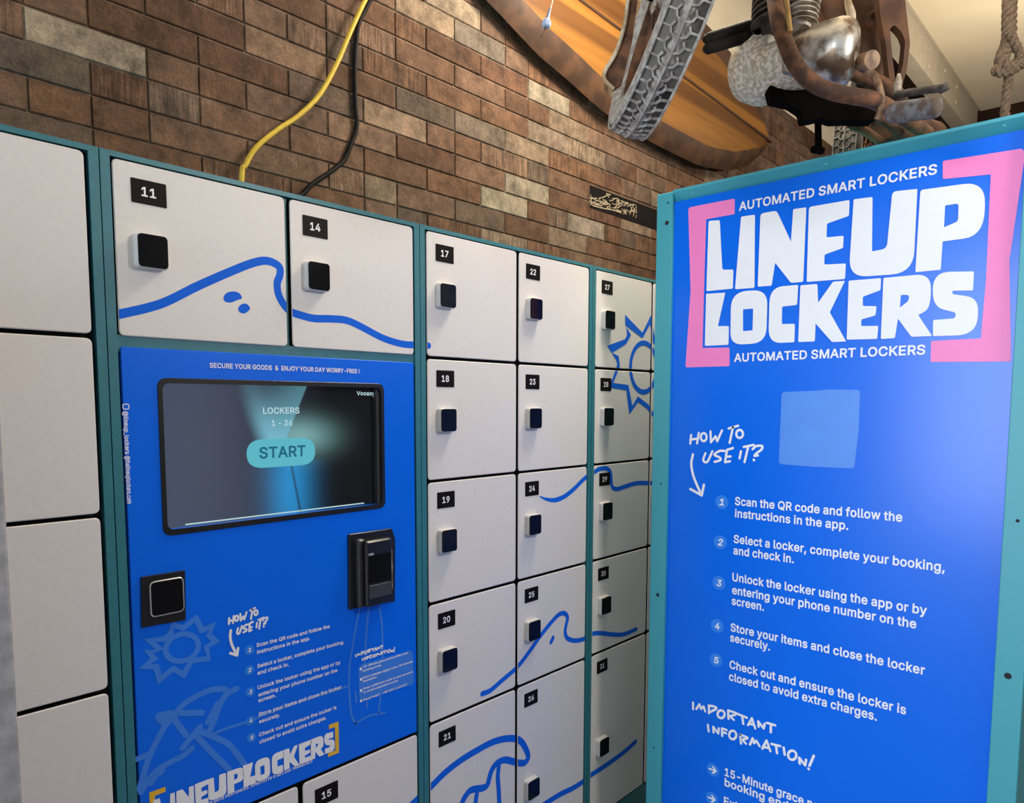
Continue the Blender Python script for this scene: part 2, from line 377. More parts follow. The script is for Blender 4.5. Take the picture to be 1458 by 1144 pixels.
def fill(loops, summed):
    """triangles of the area inside the loops: summed=True adds the windings (letters with counters), False joins the loops"""
    vs, es = [], []
    for l in loops:
        n0 = len(vs); vs += [Vector(p) for p in l]; es += [(n0+i, n0+(i+1) % len(l)) for i in range(len(l))]
    ov, _, of, *_r = delaunay_2d_cdt(vs, es, [], 0, 1e-6)
    bb = [(min(p[0] for p in l), max(p[0] for p in l), min(p[1] for p in l), max(p[1] for p in l)) for l in loops]
    keep = []
    for f in of:
        x = sum(ov[i].x for i in f)/len(f); y = sum(ov[i].y for i in f)/len(f); tot = 0
        for l, q in zip(loops, bb):
            if q[0] <= x <= q[1] and q[2] <= y <= q[3]:
                k = winding(l, x, y); tot += k if summed else abs(k)
                if tot and not summed: break
        if tot: keep.append(tuple(f))
    return [(p.x, p.y) for p in ov], keep
def polys_to(bm, face, polys, d):
    """strokes joined into one flat printed shape"""
    v, f = fill(polys, False); used = {}
    for t in f:
        q = []
        for i in t:
            if i not in used: used[i] = bm.verts.new(face.P(v[i][0], v[i][1], d))
            q.append(used[i])
        try: bm.faces.new(q)
        except ValueError: pass
    return bm
def tube(bm, pts, r, n=12, smooth=True, k=6, closed=False, rad=None, cap=True):
    P = catmull(pts, k, closed) if smooth and len(pts) > 2 else [Vector(p) for p in pts]
    N = len(P); rings = []; prevn = None
    for i in range(N):
        a = P[i-1] if (i or closed) else P[i]; c = P[(i+1) % N] if (i < N-1 or closed) else P[i]
        t = (c-a).normalized()
        if prevn is None:
            prevn = t.cross(Vector((0, 0, 1))) if abs(t.z) < 0.9 else t.cross(Vector((1, 0, 0)))
        nn = (prevn-t*prevn.dot(t)).normalized(); bb = t.cross(nn); prevn = nn
        rr = r if rad is None else rad(i/(N-1))
        rings.append([bm.verts.new(P[i]+(nn*math.cos(2*math.pi*q/n)+bb*math.sin(2*math.pi*q/n))*rr) for q in range(n)])
    for i in range(N if closed else N-1):
        A, B = rings[i], rings[(i+1) % N]
        for q in range(n): bm.faces.new((A[q], A[(q+1) % n], B[(q+1) % n], B[q]))
    if cap and not closed:
        bm.faces.new(rings[0][::-1]); bm.faces.new(rings[-1])
    return bm
def axes(axis):
    a = Vector(axis).normalized(); h = Vector((0, 0, 1)) if abs(a.z) < 0.9 else Vector((1, 0, 0))
    e1 = a.cross(h).normalized(); return a, e1, a.cross(e1)
def lathe(bm, c, axis, prof, n=32, closed=False):
    """prof: list of (along axis, radius)"""
    a, e1, e2 = axes(axis); c = Vector(c); rings = []
    for h, r in prof:
        if r < 1e-6: rings.append([bm.verts.new(c+a*h)])
        else: rings.append([bm.verts.new(c+a*h+(e1*math.cos(2*math.pi*q/n)+e2*math.sin(2*math.pi*q/n))*r) for q in range(n)])
    pairs = list(zip(rings, rings[1:])) + ([(rings[-1], rings[0])] if closed else [])
    for A, B in pairs:
        if len(A) == 1 and len(B) == 1: continue
        for q in range(n):
            p = (q+1) % n
            if len(A) == 1: bm.faces.new((A[0], B[p], B[q]))
            elif len(B) == 1: bm.faces.new((A[q], A[p], B[0]))
            else: bm.faces.new((A[q], A[p], B[p], B[q]))
    if not closed:
        if len(rings[0]) > 1: bm.faces.new(rings[0][::-1])
        if len(rings[-1]) > 1: bm.faces.new(rings[-1])
    bmesh.ops.recalc_face_normals(bm, faces=bm.faces)
    return bm

# ------------------------------------------------------------------ lettering
# outlines of a plain bold grotesque: advance width, then closed loops of x,y in 1/1000 em
GLYPHS = {
 ' ': (188, ''),
 '!': (216, '147,140 152,529 43,529 47,140 | 111,-23 123,-20 135,-14 145,-5 153,5 159,16 162,28 163,41 162,54 159,66 153,77 145,87 135,96 123,102 111,105 98,106 85,105 73,102 62,96 52,87 43,77 37,66 33,54 32,41 33,28 37,16 43,5 52,-5 62,-14 73,-20 85,-23 98,-25'),
 '&': (468, '217,-26 237,-23 258,-19 278,-12 298,-4 316,7 333,19 348,33 360,49 366,55 372,62 379,71 387,81 395,92 402,106 409,121 416,137 421,156 425,177 427,200 428,244 330,244 328,206 326,189 322,174 317,159 311,145 304,132 296,120 287,109 276,99 266,91 255,84 243,77 231,73 218,69 206,67 193,66 181,67 171,69 161,71 152,75 144,80 137,85 131,91 126,98 122,106 119,113 118,122 117,131 118,140 119,148 122,156 127,163 133,172 141,181 153,191 166,202 268,277 279,285 288,294 298,302 306,312 314,321 322,332 328,342 334,354 338,366 341,378 343,391 344,404 343,422 339,439 333,455 326,470 316,484 304,496 290,507 275,517 258,524 240,529 220,532 200,534 180,532 160,529 142,524 125,517 110,507 96,496 84,483 74,468 66,452 60,435 57,417 55,398 56,382 59,366 63,350 69,336 77,322 85,308 95,294 105,280 156,219 355,-20 480,-20 219,297 210,309 200,320 192,330 184,340 178,348 172,357 167,364 163,372 160,378 159,385 157,392 157,399 157,405 158,411 160,416 162,421 165,425 169,429 173,432 177,435 183,438 188,439 195,441 201,441 211,440 219,438 226,435 232,431 236,425 239,419 241,413 242,405 242,399 241,394 239,389 237,384 234,380 231,375 227,371 223,367 218,363 213,359 209,355 204,351 128,295 113,283 98,272 84,261 71,249 59,238 48,225 38,213 30,199 23,184 18,168 15,151 14,133 16,111 20,90 27,70 37,51 50,34 65,19 82,5 101,-6 123,-15 146,-22 171,-26 197,-27'),
 '+': (473, '275,14 275,384 178,384 178,14 | 411,152 411,246 41,246 41,152'),
 ',': (208, '100,-139 163,91 51,91 14,-139'),
 '-': (473, '94,264 94,168 357,168 357,264'),
 '.': (208, '108,-23 121,-20 132,-14 142,-5 150,5 156,16 160,28 161,41 160,54 156,66 150,78 142,88 132,96 121,102 108,106 95,107 82,106 70,102 59,96 49,88 40,78 34,66 31,54 29,41 31,28 34,16 41,5 49,-5 59,-14 70,-20 82,-23 95,-25'),
 '0': (473, '257,-25 285,-18 312,-7 336,8 357,28 375,51 390,77 403,107 413,139 420,175 424,213 425,254 424,295 420,333 413,369 403,402 390,431 375,458 356,481 335,500 311,516 285,527 257,533 227,536 197,533 168,527 142,516 118,500 97,481 79,458 63,431 50,402 40,369 33,333 29,295 28,254 29,213 33,175 40,139 50,107 63,77 78,50 96,28 118,8 142,-7 168,-18 196,-25 227,-27 | 212,71 199,74 187,80 177,89 167,100 157,113 149,130 142,150 137,172 133,197 130,224 129,254 130,284 133,312 137,337 142,359 149,379 157,395 167,409 177,420 188,429 199,435 212,438 227,439 241,438 254,435 266,429 277,420 287,409 296,395 304,379 311,359 317,337 321,312 323,284 324,254 323,224 321,197 317,172 311,149 304,130 296,113 287,100 277,89 266,80 254,74 241,71 227,70'),
 '1': (473, '411,-20 411,75 56,75 56,-20 | 192,529 66,437 66,318 216,428 192,428 192,-20 296,-20 296,529'),
 '2': (473, '409,-20 409,77 173,77 173,52 282,166 303,188 321,209 338,229 352,247 364,263 374,280 383,295 390,311 395,326 398,341 400,357 401,373 400,395 395,416 388,436 378,456 366,473 351,489 334,503 315,514 295,524 273,530 249,534 225,536 200,534 177,530 155,523 134,514 114,502 97,488 82,471 69,453 59,432 51,410 47,387 44,342 146,342 148,374 149,385 152,395 156,404 161,412 167,419 174,425 182,430 191,434 201,437 211,439 224,440 235,439 246,437 255,435 264,431 272,426 279,421 285,415 291,408 295,400 298,392 300,382 300,371 300,362 298,352 296,344 292,335 288,326 282,316 275,306 267,295 257,283 246,271 233,257 220,242 44,55 44,-20'),
 '3': (473, '245,-26 270,-22 295,-15 317,-6 338,6 357,20 373,37 387,55 399,75 407,97 411,120 413,145 411,168 407,191 399,213 388,233 374,252 357,268 338,282 317,294 293,303 266,308 239,310 191,308 197,240 392,453 392,529 50,529 50,432 268,432 268,456 137,307 137,228 201,228 221,227 238,224 253,221 266,216 277,209 286,202 293,195 299,186 303,177 306,167 308,156 309,145 308,133 306,122 303,112 298,104 292,97 285,90 277,84 267,79 256,75 245,72 232,70 218,70 206,70 194,72 183,74 173,78 163,82 155,87 148,93 142,100 137,107 133,115 131,124 126,152 21,152 27,107 33,85 42,64 54,45 69,29 85,14 104,2 125,-9 147,-17 169,-22 193,-26 218,-27'),
 '4': (473, '433,85 433,183 129,183 129,160 346,529 235,529 20,164 20,85 | 363,-20 363,338 262,338 262,146 262,121 262,-20'),
 '5': (473, '248,-25 273,-21 296,-13 319,-2 339,11 357,27 373,45 386,66 397,88 405,112 409,137 411,163 410,183 408,202 403,221 397,238 390,255 381,271 371,285 360,299 347,311 333,322 318,331 302,339 285,346 267,350 248,353 229,354 214,353 199,351 185,348 171,344 157,338 145,332 134,325 129,321 156,321 168,432 386,432 386,529 78,529 45,235 134,225 148,236 155,241 164,245 174,249 185,253 196,255 207,256 218,257 231,256 243,254 254,250 264,245 274,238 282,231 290,222 296,212 301,200 305,189 307,176 308,162 307,149 305,136 301,125 296,114 290,104 283,95 275,88 266,82 256,76 245,73 234,71 221,70 210,70 200,72 191,75 182,78 174,83 166,88 160,94 154,101 149,108 146,116 144,124 139,150 37,150 42,108 47,87 55,67 66,49 79,32 95,17 112,4 131,-7 152,-16 174,-22 197,-26 221,-27'),
 '6': (473, '252,-25 276,-21 299,-13 320,-3 340,10 357,25 372,43 385,63 396,84 403,107 407,132 409,157 408,182 404,206 397,229 387,249 375,268 361,285 344,300 326,312 305,322 283,329 260,333 235,334 223,334 211,332 199,329 188,326 178,321 168,315 160,309 151,302 144,295 138,287 132,279 112,241 161,241 360,529 242,529 121,352 101,322 85,294 71,269 61,246 53,225 48,203 45,182 43,162 45,136 49,111 57,87 67,65 80,45 95,26 112,11 132,-3 154,-13 177,-21 201,-25 226,-27 | 214,69 204,71 194,75 184,80 176,86 168,93 161,101 156,111 151,121 148,133 146,145 145,158 146,171 148,183 151,194 156,204 161,214 168,222 175,228 184,234 193,239 203,242 214,245 226,245 238,245 249,242 259,239 268,234 277,228 284,221 291,213 297,204 301,194 305,183 307,170 307,157 307,144 305,132 301,121 297,111 291,101 284,93 276,86 268,80 259,75 249,71 238,69 226,69'),
 '7': (473, '177,-20 411,444 411,529 42,529 42,432 303,432 303,453 64,-20'),
 '8': (473, '253,-26 279,-22 303,-16 325,-7 346,4 365,18 381,33 395,50 406,70 414,90 419,112 421,135 420,153 417,171 412,188 405,204 397,219 387,233 376,245 364,257 350,266 336,274 320,280 320,280 320,253 326,255 345,265 362,279 376,296 387,316 395,336 400,358 402,380 400,402 396,423 388,442 378,461 365,478 351,492 334,505 315,516 295,525 273,531 250,534 226,536 202,534 179,531 157,525 137,516 118,505 101,492 86,477 74,461 63,442 56,423 52,402 50,380 52,358 57,336 65,315 76,296 91,279 108,265 127,255 133,253 133,280 133,280 117,274 102,266 89,257 76,245 65,233 55,219 47,204 40,188 36,171 33,153 32,135 33,112 38,90 46,70 58,50 72,33 88,18 106,4 127,-7 150,-16 174,-22 199,-26 226,-27 | 212,70 198,72 186,75 175,79 166,84 158,89 151,96 146,103 141,110 138,119 136,128 135,139 136,150 138,160 142,169 147,178 153,186 160,193 168,199 178,205 189,209 200,213 213,215 226,215 240,215 252,213 263,209 274,205 284,199 292,193 299,186 306,178 310,169 314,160 316,150 317,139 316,128 314,119 311,111 306,103 301,96 294,89 286,83 277,79 266,75 254,72 241,70 226,69 | 215,310 205,312 195,314 187,318 179,323 172,328 167,334 162,341 158,348 155,357 153,366 153,376 153,385 155,394 158,402 162,410 166,416 172,422 179,427 186,432 195,435 204,438 215,439 226,440 238,439 248,438 258,435 266,432 274,427 280,422 286,416 290,410 294,402 297,394 299,385 299,376 299,366 297,357 294,349 290,341 285,334 279,328 273,323 265,318 257,314 247,312 237,310 226,310'),
 '9': (473, '201,534 177,530 154,522 133,512 113,499 96,483 80,466 67,446 57,425 49,402 45,377 43,352 45,326 49,303 56,280 65,259 78,240 92,223 109,209 127,197 148,187 170,180 193,176 218,175 230,175 242,177 253,179 264,183 274,188 284,193 293,199 301,206 308,214 315,222 321,230 341,268 291,268 92,-20 211,-20 332,157 351,187 368,214 381,239 391,262 399,284 404,305 408,326 409,347 407,373 403,398 396,422 385,444 373,464 357,482 340,498 320,511 299,522 276,530 251,534 226,536 | 238,439 249,437 259,434 268,429 277,423 284,416 291,407 297,398 301,387 305,376 307,364 307,350 307,337 305,326 301,315 297,304 291,295 284,287 277,280 268,274 259,270 249,266 238,264 226,263 214,264 204,266 194,270 184,274 176,280 168,287 162,296 156,305 151,315 148,326 146,338 145,352 146,365 148,377 151,388 156,398 162,407 168,416 176,423 185,429 194,434 204,437 214,439 226,440'),
 '?': (378, '214,132 214,158 214,171 215,182 216,192 218,199 221,205 224,210 228,216 233,221 239,226 246,232 255,238 265,244 282,256 298,269 312,284 323,301 332,319 339,339 343,360 344,382 343,403 339,424 332,443 323,461 311,478 298,493 282,506 264,516 244,525 223,531 201,534 178,536 155,534 134,531 113,525 94,517 76,507 59,495 45,480 32,463 22,445 14,424 9,402 5,358 110,358 113,389 115,399 119,407 123,414 128,421 133,426 139,431 146,435 153,438 161,440 169,441 178,442 187,441 196,440 204,437 211,434 218,430 224,426 229,420 233,414 237,408 239,401 241,393 241,384 241,373 239,363 235,354 230,345 224,337 216,329 207,322 197,315 186,308 175,300 165,292 154,284 145,274 136,263 129,250 123,236 118,220 115,202 113,182 112,159 112,132 | 177,-23 189,-20 200,-14 210,-5 218,5 225,16 228,28 229,41 228,54 225,66 218,77 210,87 200,96 189,102 177,105 164,106 151,105 139,102 127,96 117,87 109,77 103,66 99,54 98,41 99,28 103,16 109,5 117,-5 127,-14 139,-20 151,-23 164,-25'),
 '@': (696, '370,-155 384,-154 399,-153 414,-151 428,-148 442,-145 456,-142 469,-139 482,-136 493,-132 503,-129 529,-119 502,-33 477,-42 470,-44 462,-47 452,-50 442,-53 432,-55 420,-58 408,-61 396,-63 383,-64 370,-65 358,-65 328,-64 301,-61 276,-56 253,-49 232,-40 212,-29 195,-17 179,-3 165,14 153,31 142,51 133,73 127,96 122,122 119,149 118,178 119,207 122,233 127,259 133,282 142,304 153,324 165,342 178,358 194,373 211,386 229,396 249,406 271,413 295,418 320,421 347,422 374,421 399,418 421,413 442,405 461,396 479,385 494,373 508,360 521,345 531,329 540,312 548,294 554,275 558,256 560,236 561,215 561,190 560,168 558,148 556,130 553,116 549,104 545,95 541,89 537,85 532,82 526,80 518,79 512,80 507,81 504,83 501,87 498,91 496,97 494,103 494,111 494,355 399,355 399,326 426,326 425,326 416,334 406,342 394,349 380,355 364,360 348,362 330,363 307,362 286,357 265,350 246,339 229,326 213,311 200,293 189,274 180,253 173,230 170,207 168,182 169,157 173,134 178,111 186,89 196,68 208,50 222,33 239,19 258,7 279,-1 302,-6 326,-7 347,-6 367,-2 384,4 400,13 413,24 423,35 432,47 433,48 407,48 406,52 411,40 418,30 427,21 437,13 448,7 459,1 471,-3 482,-6 494,-8 505,-9 517,-9 538,-8 557,-4 575,3 591,12 604,24 615,37 625,52 633,68 639,85 644,102 648,121 651,139 653,158 654,177 655,196 655,215 654,244 650,271 644,299 636,326 625,352 611,376 595,399 577,421 556,441 533,459 508,474 480,488 450,498 418,506 385,510 349,512 312,510 277,506 244,499 213,489 183,476 156,461 131,443 108,422 88,399 70,374 55,346 43,316 33,285 26,251 22,216 20,179 22,142 26,106 33,72 42,40 55,9 70,-18 88,-44 108,-67 131,-87 157,-105 185,-120 215,-133 247,-143 281,-150 317,-154 355,-155 | 317,86 307,88 299,92 292,97 285,104 279,112 274,121 270,132 266,144 264,157 262,171 262,185 262,197 264,209 267,220 271,231 275,240 281,248 287,255 294,261 302,265 311,269 320,271 331,272 343,271 354,269 364,267 372,264 378,260 384,255 389,249 393,241 397,231 399,218 401,202 402,185 401,167 399,151 397,137 393,125 389,115 384,107 378,100 371,95 364,91 354,88 343,86 330,85'),
 'A': (500, '99,-20 209,296 214,310 220,327 225,345 232,365 239,388 247,413 255,442 272,498 205,498 222,442 230,414 238,389 245,366 251,346 257,328 263,311 268,296 381,-20 492,-20 290,529 187,529 -12,-20 | 390,122 390,219 90,219 90,122'),
 'C': (530, '288,-26 308,-24 328,-20 347,-14 365,-7 383,1 399,11 415,22 429,35 443,49 455,64 465,81 475,98 482,117 488,137 497,180 393,180 386,154 382,144 378,134 373,125 367,117 360,110 353,103 346,97 337,91 328,87 319,82 309,79 299,76 289,74 278,73 268,73 247,74 229,78 211,84 195,93 179,105 166,118 154,134 143,153 135,175 129,198 125,225 123,254 125,283 128,310 135,334 143,355 154,374 166,390 179,404 194,415 211,424 228,431 247,434 268,436 278,435 289,434 299,432 310,430 319,426 328,422 337,418 345,412 353,406 360,399 367,392 373,384 378,375 382,365 386,355 393,328 498,328 488,372 482,392 474,411 465,429 454,445 442,460 429,474 414,487 399,498 382,508 365,516 346,523 327,529 308,532 288,535 267,536 233,533 200,527 169,516 140,501 113,481 90,458 69,432 52,402 38,369 28,333 22,295 20,254 22,213 28,175 38,139 52,106 69,76 90,50 113,27 140,8 169,-7 200,-18 233,-25 267,-27'),
 'D': (522, '258,-18 295,-12 329,-1 360,13 389,32 413,54 434,80 451,110 465,142 474,177 480,215 482,255 480,295 474,333 465,368 451,400 434,429 414,455 390,477 363,496 332,510 299,521 263,527 226,529 73,529 73,432 220,432 247,430 270,426 291,420 309,411 325,400 339,386 351,370 361,352 369,331 374,308 378,283 379,255 378,227 374,202 369,178 361,157 351,139 339,123 324,109 308,98 289,89 267,82 242,78 214,77 76,77 76,-20 219,-20 | 40,529 40,-20 145,-20 145,529'),
 'E': (439, '395,-20 395,77 145,77 145,209 375,209 375,306 145,306 145,432 392,432 392,529 40,529 40,-20'),
 'F': (430, '145,-20 145,201 366,201 366,298 145,298 145,432 389,432 389,529 40,529 40,-20'),
 'G': (540, '300,-25 331,-20 359,-11 386,1 411,17 433,35 452,57 468,81 481,108 491,136 496,167 498,200 498,276 263,276 263,179 444,198 396,226 394,183 391,165 386,148 379,133 370,119 360,107 348,97 335,89 320,82 304,77 287,74 269,73 248,74 229,78 212,85 195,93 180,105 166,118 154,135 143,153 135,175 129,198 125,225 123,254 125,283 128,310 135,334 143,355 154,374 166,391 179,404 194,416 210,424 228,431 246,434 266,436 277,435 289,434 299,432 309,429 319,426 328,422 336,417 344,411 351,405 358,398 365,390 370,382 376,373 381,364 385,353 394,329 499,329 489,372 483,391 476,409 466,427 456,443 444,458 430,472 416,485 400,496 383,507 366,515 347,523 327,528 307,532 286,535 265,536 231,533 198,527 167,516 138,501 112,481 88,458 68,432 51,402 38,369 28,333 22,295 20,254 22,213 28,175 38,140 51,107 68,77 89,50 112,27 139,8 168,-7 200,-18 233,-25 269,-27'),
 'I': (320, '289,-20 289,77 203,77 203,432 289,432 289,529 11,529 11,432 98,432 98,77 11,77 11,-20'),
 'J': (416, '220,-24 253,-16 282,-2 308,18 329,44 345,74 353,108 356,145 356,529 252,529 252,146 250,126 247,111 241,98 233,88 224,80 213,75 200,71 185,70 170,71 157,75 146,80 136,88 128,98 123,111 119,126 118,146 118,193 13,193 13,145 16,108 25,74 40,44 62,18 88,-2 117,-16 150,-24 185,-27'),
 'K': (487, '236,255 239,255 490,527 355,529 197,358 188,348 178,337 169,327 159,317 150,306 141,295 132,284 123,273 115,262 106,251 97,240 84,223 89,106 | 145,-20 145,193 144,225 145,334 145,529 40,529 40,-20 | 487,-20 229,342 163,260 362,-20'),
 'L': (413, '381,-20 381,77 145,77 145,529 40,529 40,-20'),
 'M': (648, '142,-20 142,291 142,300 142,309 142,319 142,329 141,372 141,383 140,394 140,405 140,416 140,427 139,438 139,448 138,477 84,477 98,438 102,426 106,414 110,401 114,389 118,377 122,366 126,354 130,344 133,333 137,324 140,314 143,305 146,297 149,290 152,284 273,-20 355,-20 474,284 477,290 480,298 483,306 486,315 490,325 493,335 497,345 501,356 505,368 509,379 513,391 517,403 521,415 524,427 528,439 540,477 487,477 487,447 487,436 486,425 486,414 485,369 485,358 485,348 485,337 484,327 484,317 484,308 484,299 484,291 484,-20 588,-20 588,529 463,529 334,194 331,188 329,181 326,173 323,165 320,156 317,147 314,137 311,127 308,117 305,108 302,98 299,89 296,79 293,71 291,63 280,29 348,29 339,62 336,71 333,80 331,90 328,99 325,109 321,119 318,129 315,138 312,148 309,157 306,165 303,174 301,181 298,188 296,194 165,529 40,529 40,-20'),
 'N': (543, '145,-20 145,291 145,298 145,307 145,317 144,329 144,341 143,354 143,369 142,385 142,401 141,418 140,436 138,477 76,468 102,422 112,403 122,386 131,371 139,357 146,344 154,332 160,320 167,310 173,299 179,289 185,280 376,-20 483,-20 483,529 379,529 379,195 379,187 379,178 379,168 379,157 379,145 380,133 380,121 381,107 381,94 382,80 384,66 387,31 444,39 425,77 419,91 412,104 405,116 398,128 392,140 386,151 380,161 374,170 369,179 364,187 360,193 147,529 40,529 40,-20'),
 'O': (553, '301,-25 334,-18 365,-7 394,8 421,27 444,50 464,76 482,106 496,139 505,175 511,213 513,254 511,295 505,333 496,369 482,402 465,432 444,458 421,481 394,501 365,516 334,527 301,533 267,536 233,533 200,527 169,516 140,501 113,481 90,458 69,432 52,402 38,369 28,333 22,295 20,254 22,213 28,175 38,139 52,106 69,76 90,50 113,27 140,8 169,-7 200,-18 233,-25 267,-27 | 247,74 229,78 211,84 195,93 180,104 166,118 154,134 143,153 135,174 129,198 125,225 123,254 125,284 129,310 135,334 143,356 154,375 166,391 180,404 195,416 211,424 229,431 247,434 267,436 287,434 305,431 322,424 339,416 354,405 368,391 380,375 390,356 399,335 405,311 409,284 410,254 409,225 405,198 399,174 390,153 380,134 368,118 354,104 339,93 322,84 305,78 287,74 267,73'),
 'P': (465, '145,-20 145,432 232,432 249,431 264,429 277,426 287,421 296,415 304,409 310,401 315,393 319,383 322,372 324,360 324,348 324,335 322,323 319,312 315,302 310,294 304,286 296,279 287,274 277,269 264,265 250,263 232,262 89,262 89,166 236,166 265,167 293,172 319,179 342,190 362,203 380,218 395,236 407,256 417,277 423,300 427,323 429,348 427,372 423,395 417,418 407,439 395,459 380,476 362,492 342,505 319,516 293,523 265,527 236,529 40,529 40,-20'),
 'Q': (553, '315,34 329,15 391,-68 508,-68 400,77 385,97 323,179 205,179 | 301,-25 334,-18 365,-7 394,8 421,27 444,50 464,76 482,106 496,139 505,175 511,213 513,254 511,295 505,333 496,369 482,402 465,432 444,458 421,481 394,501 365,516 334,527 301,533 267,536 233,533 200,527 169,516 140,501 113,481 90,458 69,432 52,402 38,369 28,333 22,295 20,254 22,213 28,175 38,139 52,106 69,76 90,50 113,27 140,8 169,-7 200,-18 233,-25 267,-27 | 247,74 229,78 211,84 195,93 180,104 166,118 154,134 143,153 135,174 129,198 125,225 123,254 125,284 129,310 135,334 143,356 154,375 166,391 180,404 195,416 211,424 229,431 247,434 267,436 287,434 305,431 322,424 339,416 354,405 368,391 380,375 390,356 399,335 405,311 409,284 410,254 409,225 405,198 399,174 390,153 380,134 368,118 354,104 339,93 322,84 305,78 287,74 267,73'),
 'R': (469, '145,-20 145,432 232,432 250,431 265,429 278,426 289,422 298,416 305,410 311,403 316,395 320,386 323,376 325,365 325,352 325,340 323,329 320,319 316,310 311,302 305,296 298,290 289,285 278,281 266,278 251,276 233,275 76,275 76,178 236,178 266,179 293,183 319,190 342,199 362,211 380,226 396,243 408,262 417,282 424,304 428,328 429,352 428,376 424,400 417,422 408,443 396,462 381,479 363,494 342,506 319,516 294,523 266,527 236,529 40,529 40,-20 | 461,-20 315,249 197,249 341,-20'),
 'S': (467, '254,-28 282,-24 308,-17 332,-8 353,4 373,18 389,34 403,53 414,72 422,93 427,116 428,138 427,158 424,175 419,192 412,207 403,221 394,233 383,244 371,254 358,262 346,270 332,276 319,282 306,287 293,291 281,295 270,299 218,313 208,315 198,319 188,322 177,326 168,331 160,336 152,341 146,347 141,353 138,359 136,367 135,376 136,384 138,392 141,399 145,406 151,413 157,419 166,425 175,429 186,433 198,436 211,438 225,438 245,437 262,434 277,428 291,421 301,412 309,402 314,390 321,358 423,358 419,401 413,422 405,442 393,460 379,477 363,492 345,505 325,516 302,525 279,531 253,534 227,536 201,534 176,531 152,525 129,516 108,505 90,492 73,477 59,459 47,440 38,419 33,396 32,372 34,344 42,319 55,295 72,275 94,257 119,243 147,230 178,220 239,203 253,199 265,195 277,191 287,186 297,182 305,177 311,171 317,166 321,161 323,155 325,148 325,139 325,129 322,120 319,112 314,104 307,97 299,90 289,84 278,79 266,75 253,72 239,70 224,69 210,70 197,71 185,74 173,78 163,82 154,87 146,94 139,101 133,108 129,117 126,127 122,157 16,157 21,112 27,89 36,68 47,49 62,31 79,15 98,2 119,-9 143,-18 168,-24 195,-28 224,-29'),
 'T': (469, '173,432 173,-20 277,-20 277,432 437,432 437,529 12,529 12,432'),
 'U': (537, '290,-27 319,-22 347,-14 373,-2 396,12 417,29 435,48 450,70 462,93 470,119 476,145 477,172 477,529 373,529 373,179 372,163 369,148 365,135 359,123 352,112 343,102 333,93 321,86 308,80 293,75 277,72 259,72 241,72 225,75 210,80 197,86 185,93 174,102 166,112 158,123 152,135 148,149 145,163 144,179 144,529 40,529 40,172 42,145 47,119 55,93 67,70 83,48 101,29 121,12 145,-2 170,-14 198,-22 228,-27 259,-28'),
 'V': (500, '292,-20 492,529 380,529 271,213 266,199 260,183 254,164 248,144 241,121 233,96 224,67 208,11 275,11 258,67 249,95 242,121 234,144 228,164 222,183 216,199 211,213 98,529 -12,529 190,-20'),
 'W': (706, '246,-20 337,318 342,336 347,354 351,372 355,391 358,409 362,429 366,450 373,495 312,495 320,449 324,427 328,407 332,387 336,369 340,351 344,334 348,318 440,-20 545,-20 696,529 588,529 503,201 500,188 497,176 494,163 491,150 488,137 485,124 482,111 479,98 476,84 474,71 471,57 464,20 521,20 514,57 511,71 509,84 506,98 503,111 500,124 497,137 494,150 491,163 488,176 484,189 481,201 395,529 291,529 205,201 201,188 198,176 195,163 192,150 189,137 186,124 183,111 180,98 177,84 175,71 172,57 165,20 221,20 214,57 212,71 209,84 206,98 204,111 201,124 198,137 195,150 192,163 189,176 186,188 183,201 98,529 -10,529 140,-20'),
 'Y': (492, '288,-20 288,203 491,529 370,529 263,355 255,341 248,328 240,315 233,302 226,288 219,273 212,256 194,210 279,210 261,256 254,272 247,288 240,301 233,314 225,328 218,341 209,355 102,529 -20,529 183,203 183,-20'),
 '_': (339, '-20,20 -20,-76 339,-76 339,20'),
 'a': (409, '177,-28 193,-26 209,-22 223,-18 235,-12 247,-5 257,2 266,10 274,18 280,26 286,35 284,32 257,32 257,-20 357,-20 357,252 356,273 353,294 347,313 340,330 331,344 321,357 309,368 297,377 284,385 270,391 257,395 243,399 230,401 218,403 206,404 194,404 177,404 160,402 144,399 127,395 111,389 95,381 80,372 65,361 52,348 40,334 31,317 13,279 111,250 121,272 124,277 128,282 132,287 137,292 143,296 150,300 157,304 165,307 174,309 184,310 196,311 206,310 216,309 224,307 231,304 237,301 242,297 246,292 249,287 252,281 254,274 255,266 256,256 256,256 255,253 255,252 255,252 255,252 252,251 247,249 240,248 231,247 220,245 207,244 192,242 176,240 162,238 148,236 135,233 121,230 107,227 93,222 80,217 68,211 56,203 44,194 35,183 26,171 19,158 14,142 11,126 10,108 12,87 15,68 22,50 31,34 42,19 55,6 70,-4 86,-13 103,-20 121,-25 140,-28 160,-29 | 161,66 152,67 144,69 137,71 131,74 126,77 121,80 118,84 115,88 114,93 112,98 112,105 112,112 114,118 116,122 118,126 122,130 128,133 134,137 141,140 150,142 159,145 168,147 178,148 183,149 189,150 196,150 203,151 211,152 219,154 227,155 235,156 243,158 251,159 258,161 265,163 272,165 279,168 285,171 256,147 256,139 255,129 253,120 250,112 246,103 241,95 234,88 227,82 218,76 208,72 197,68 185,66 170,65'),
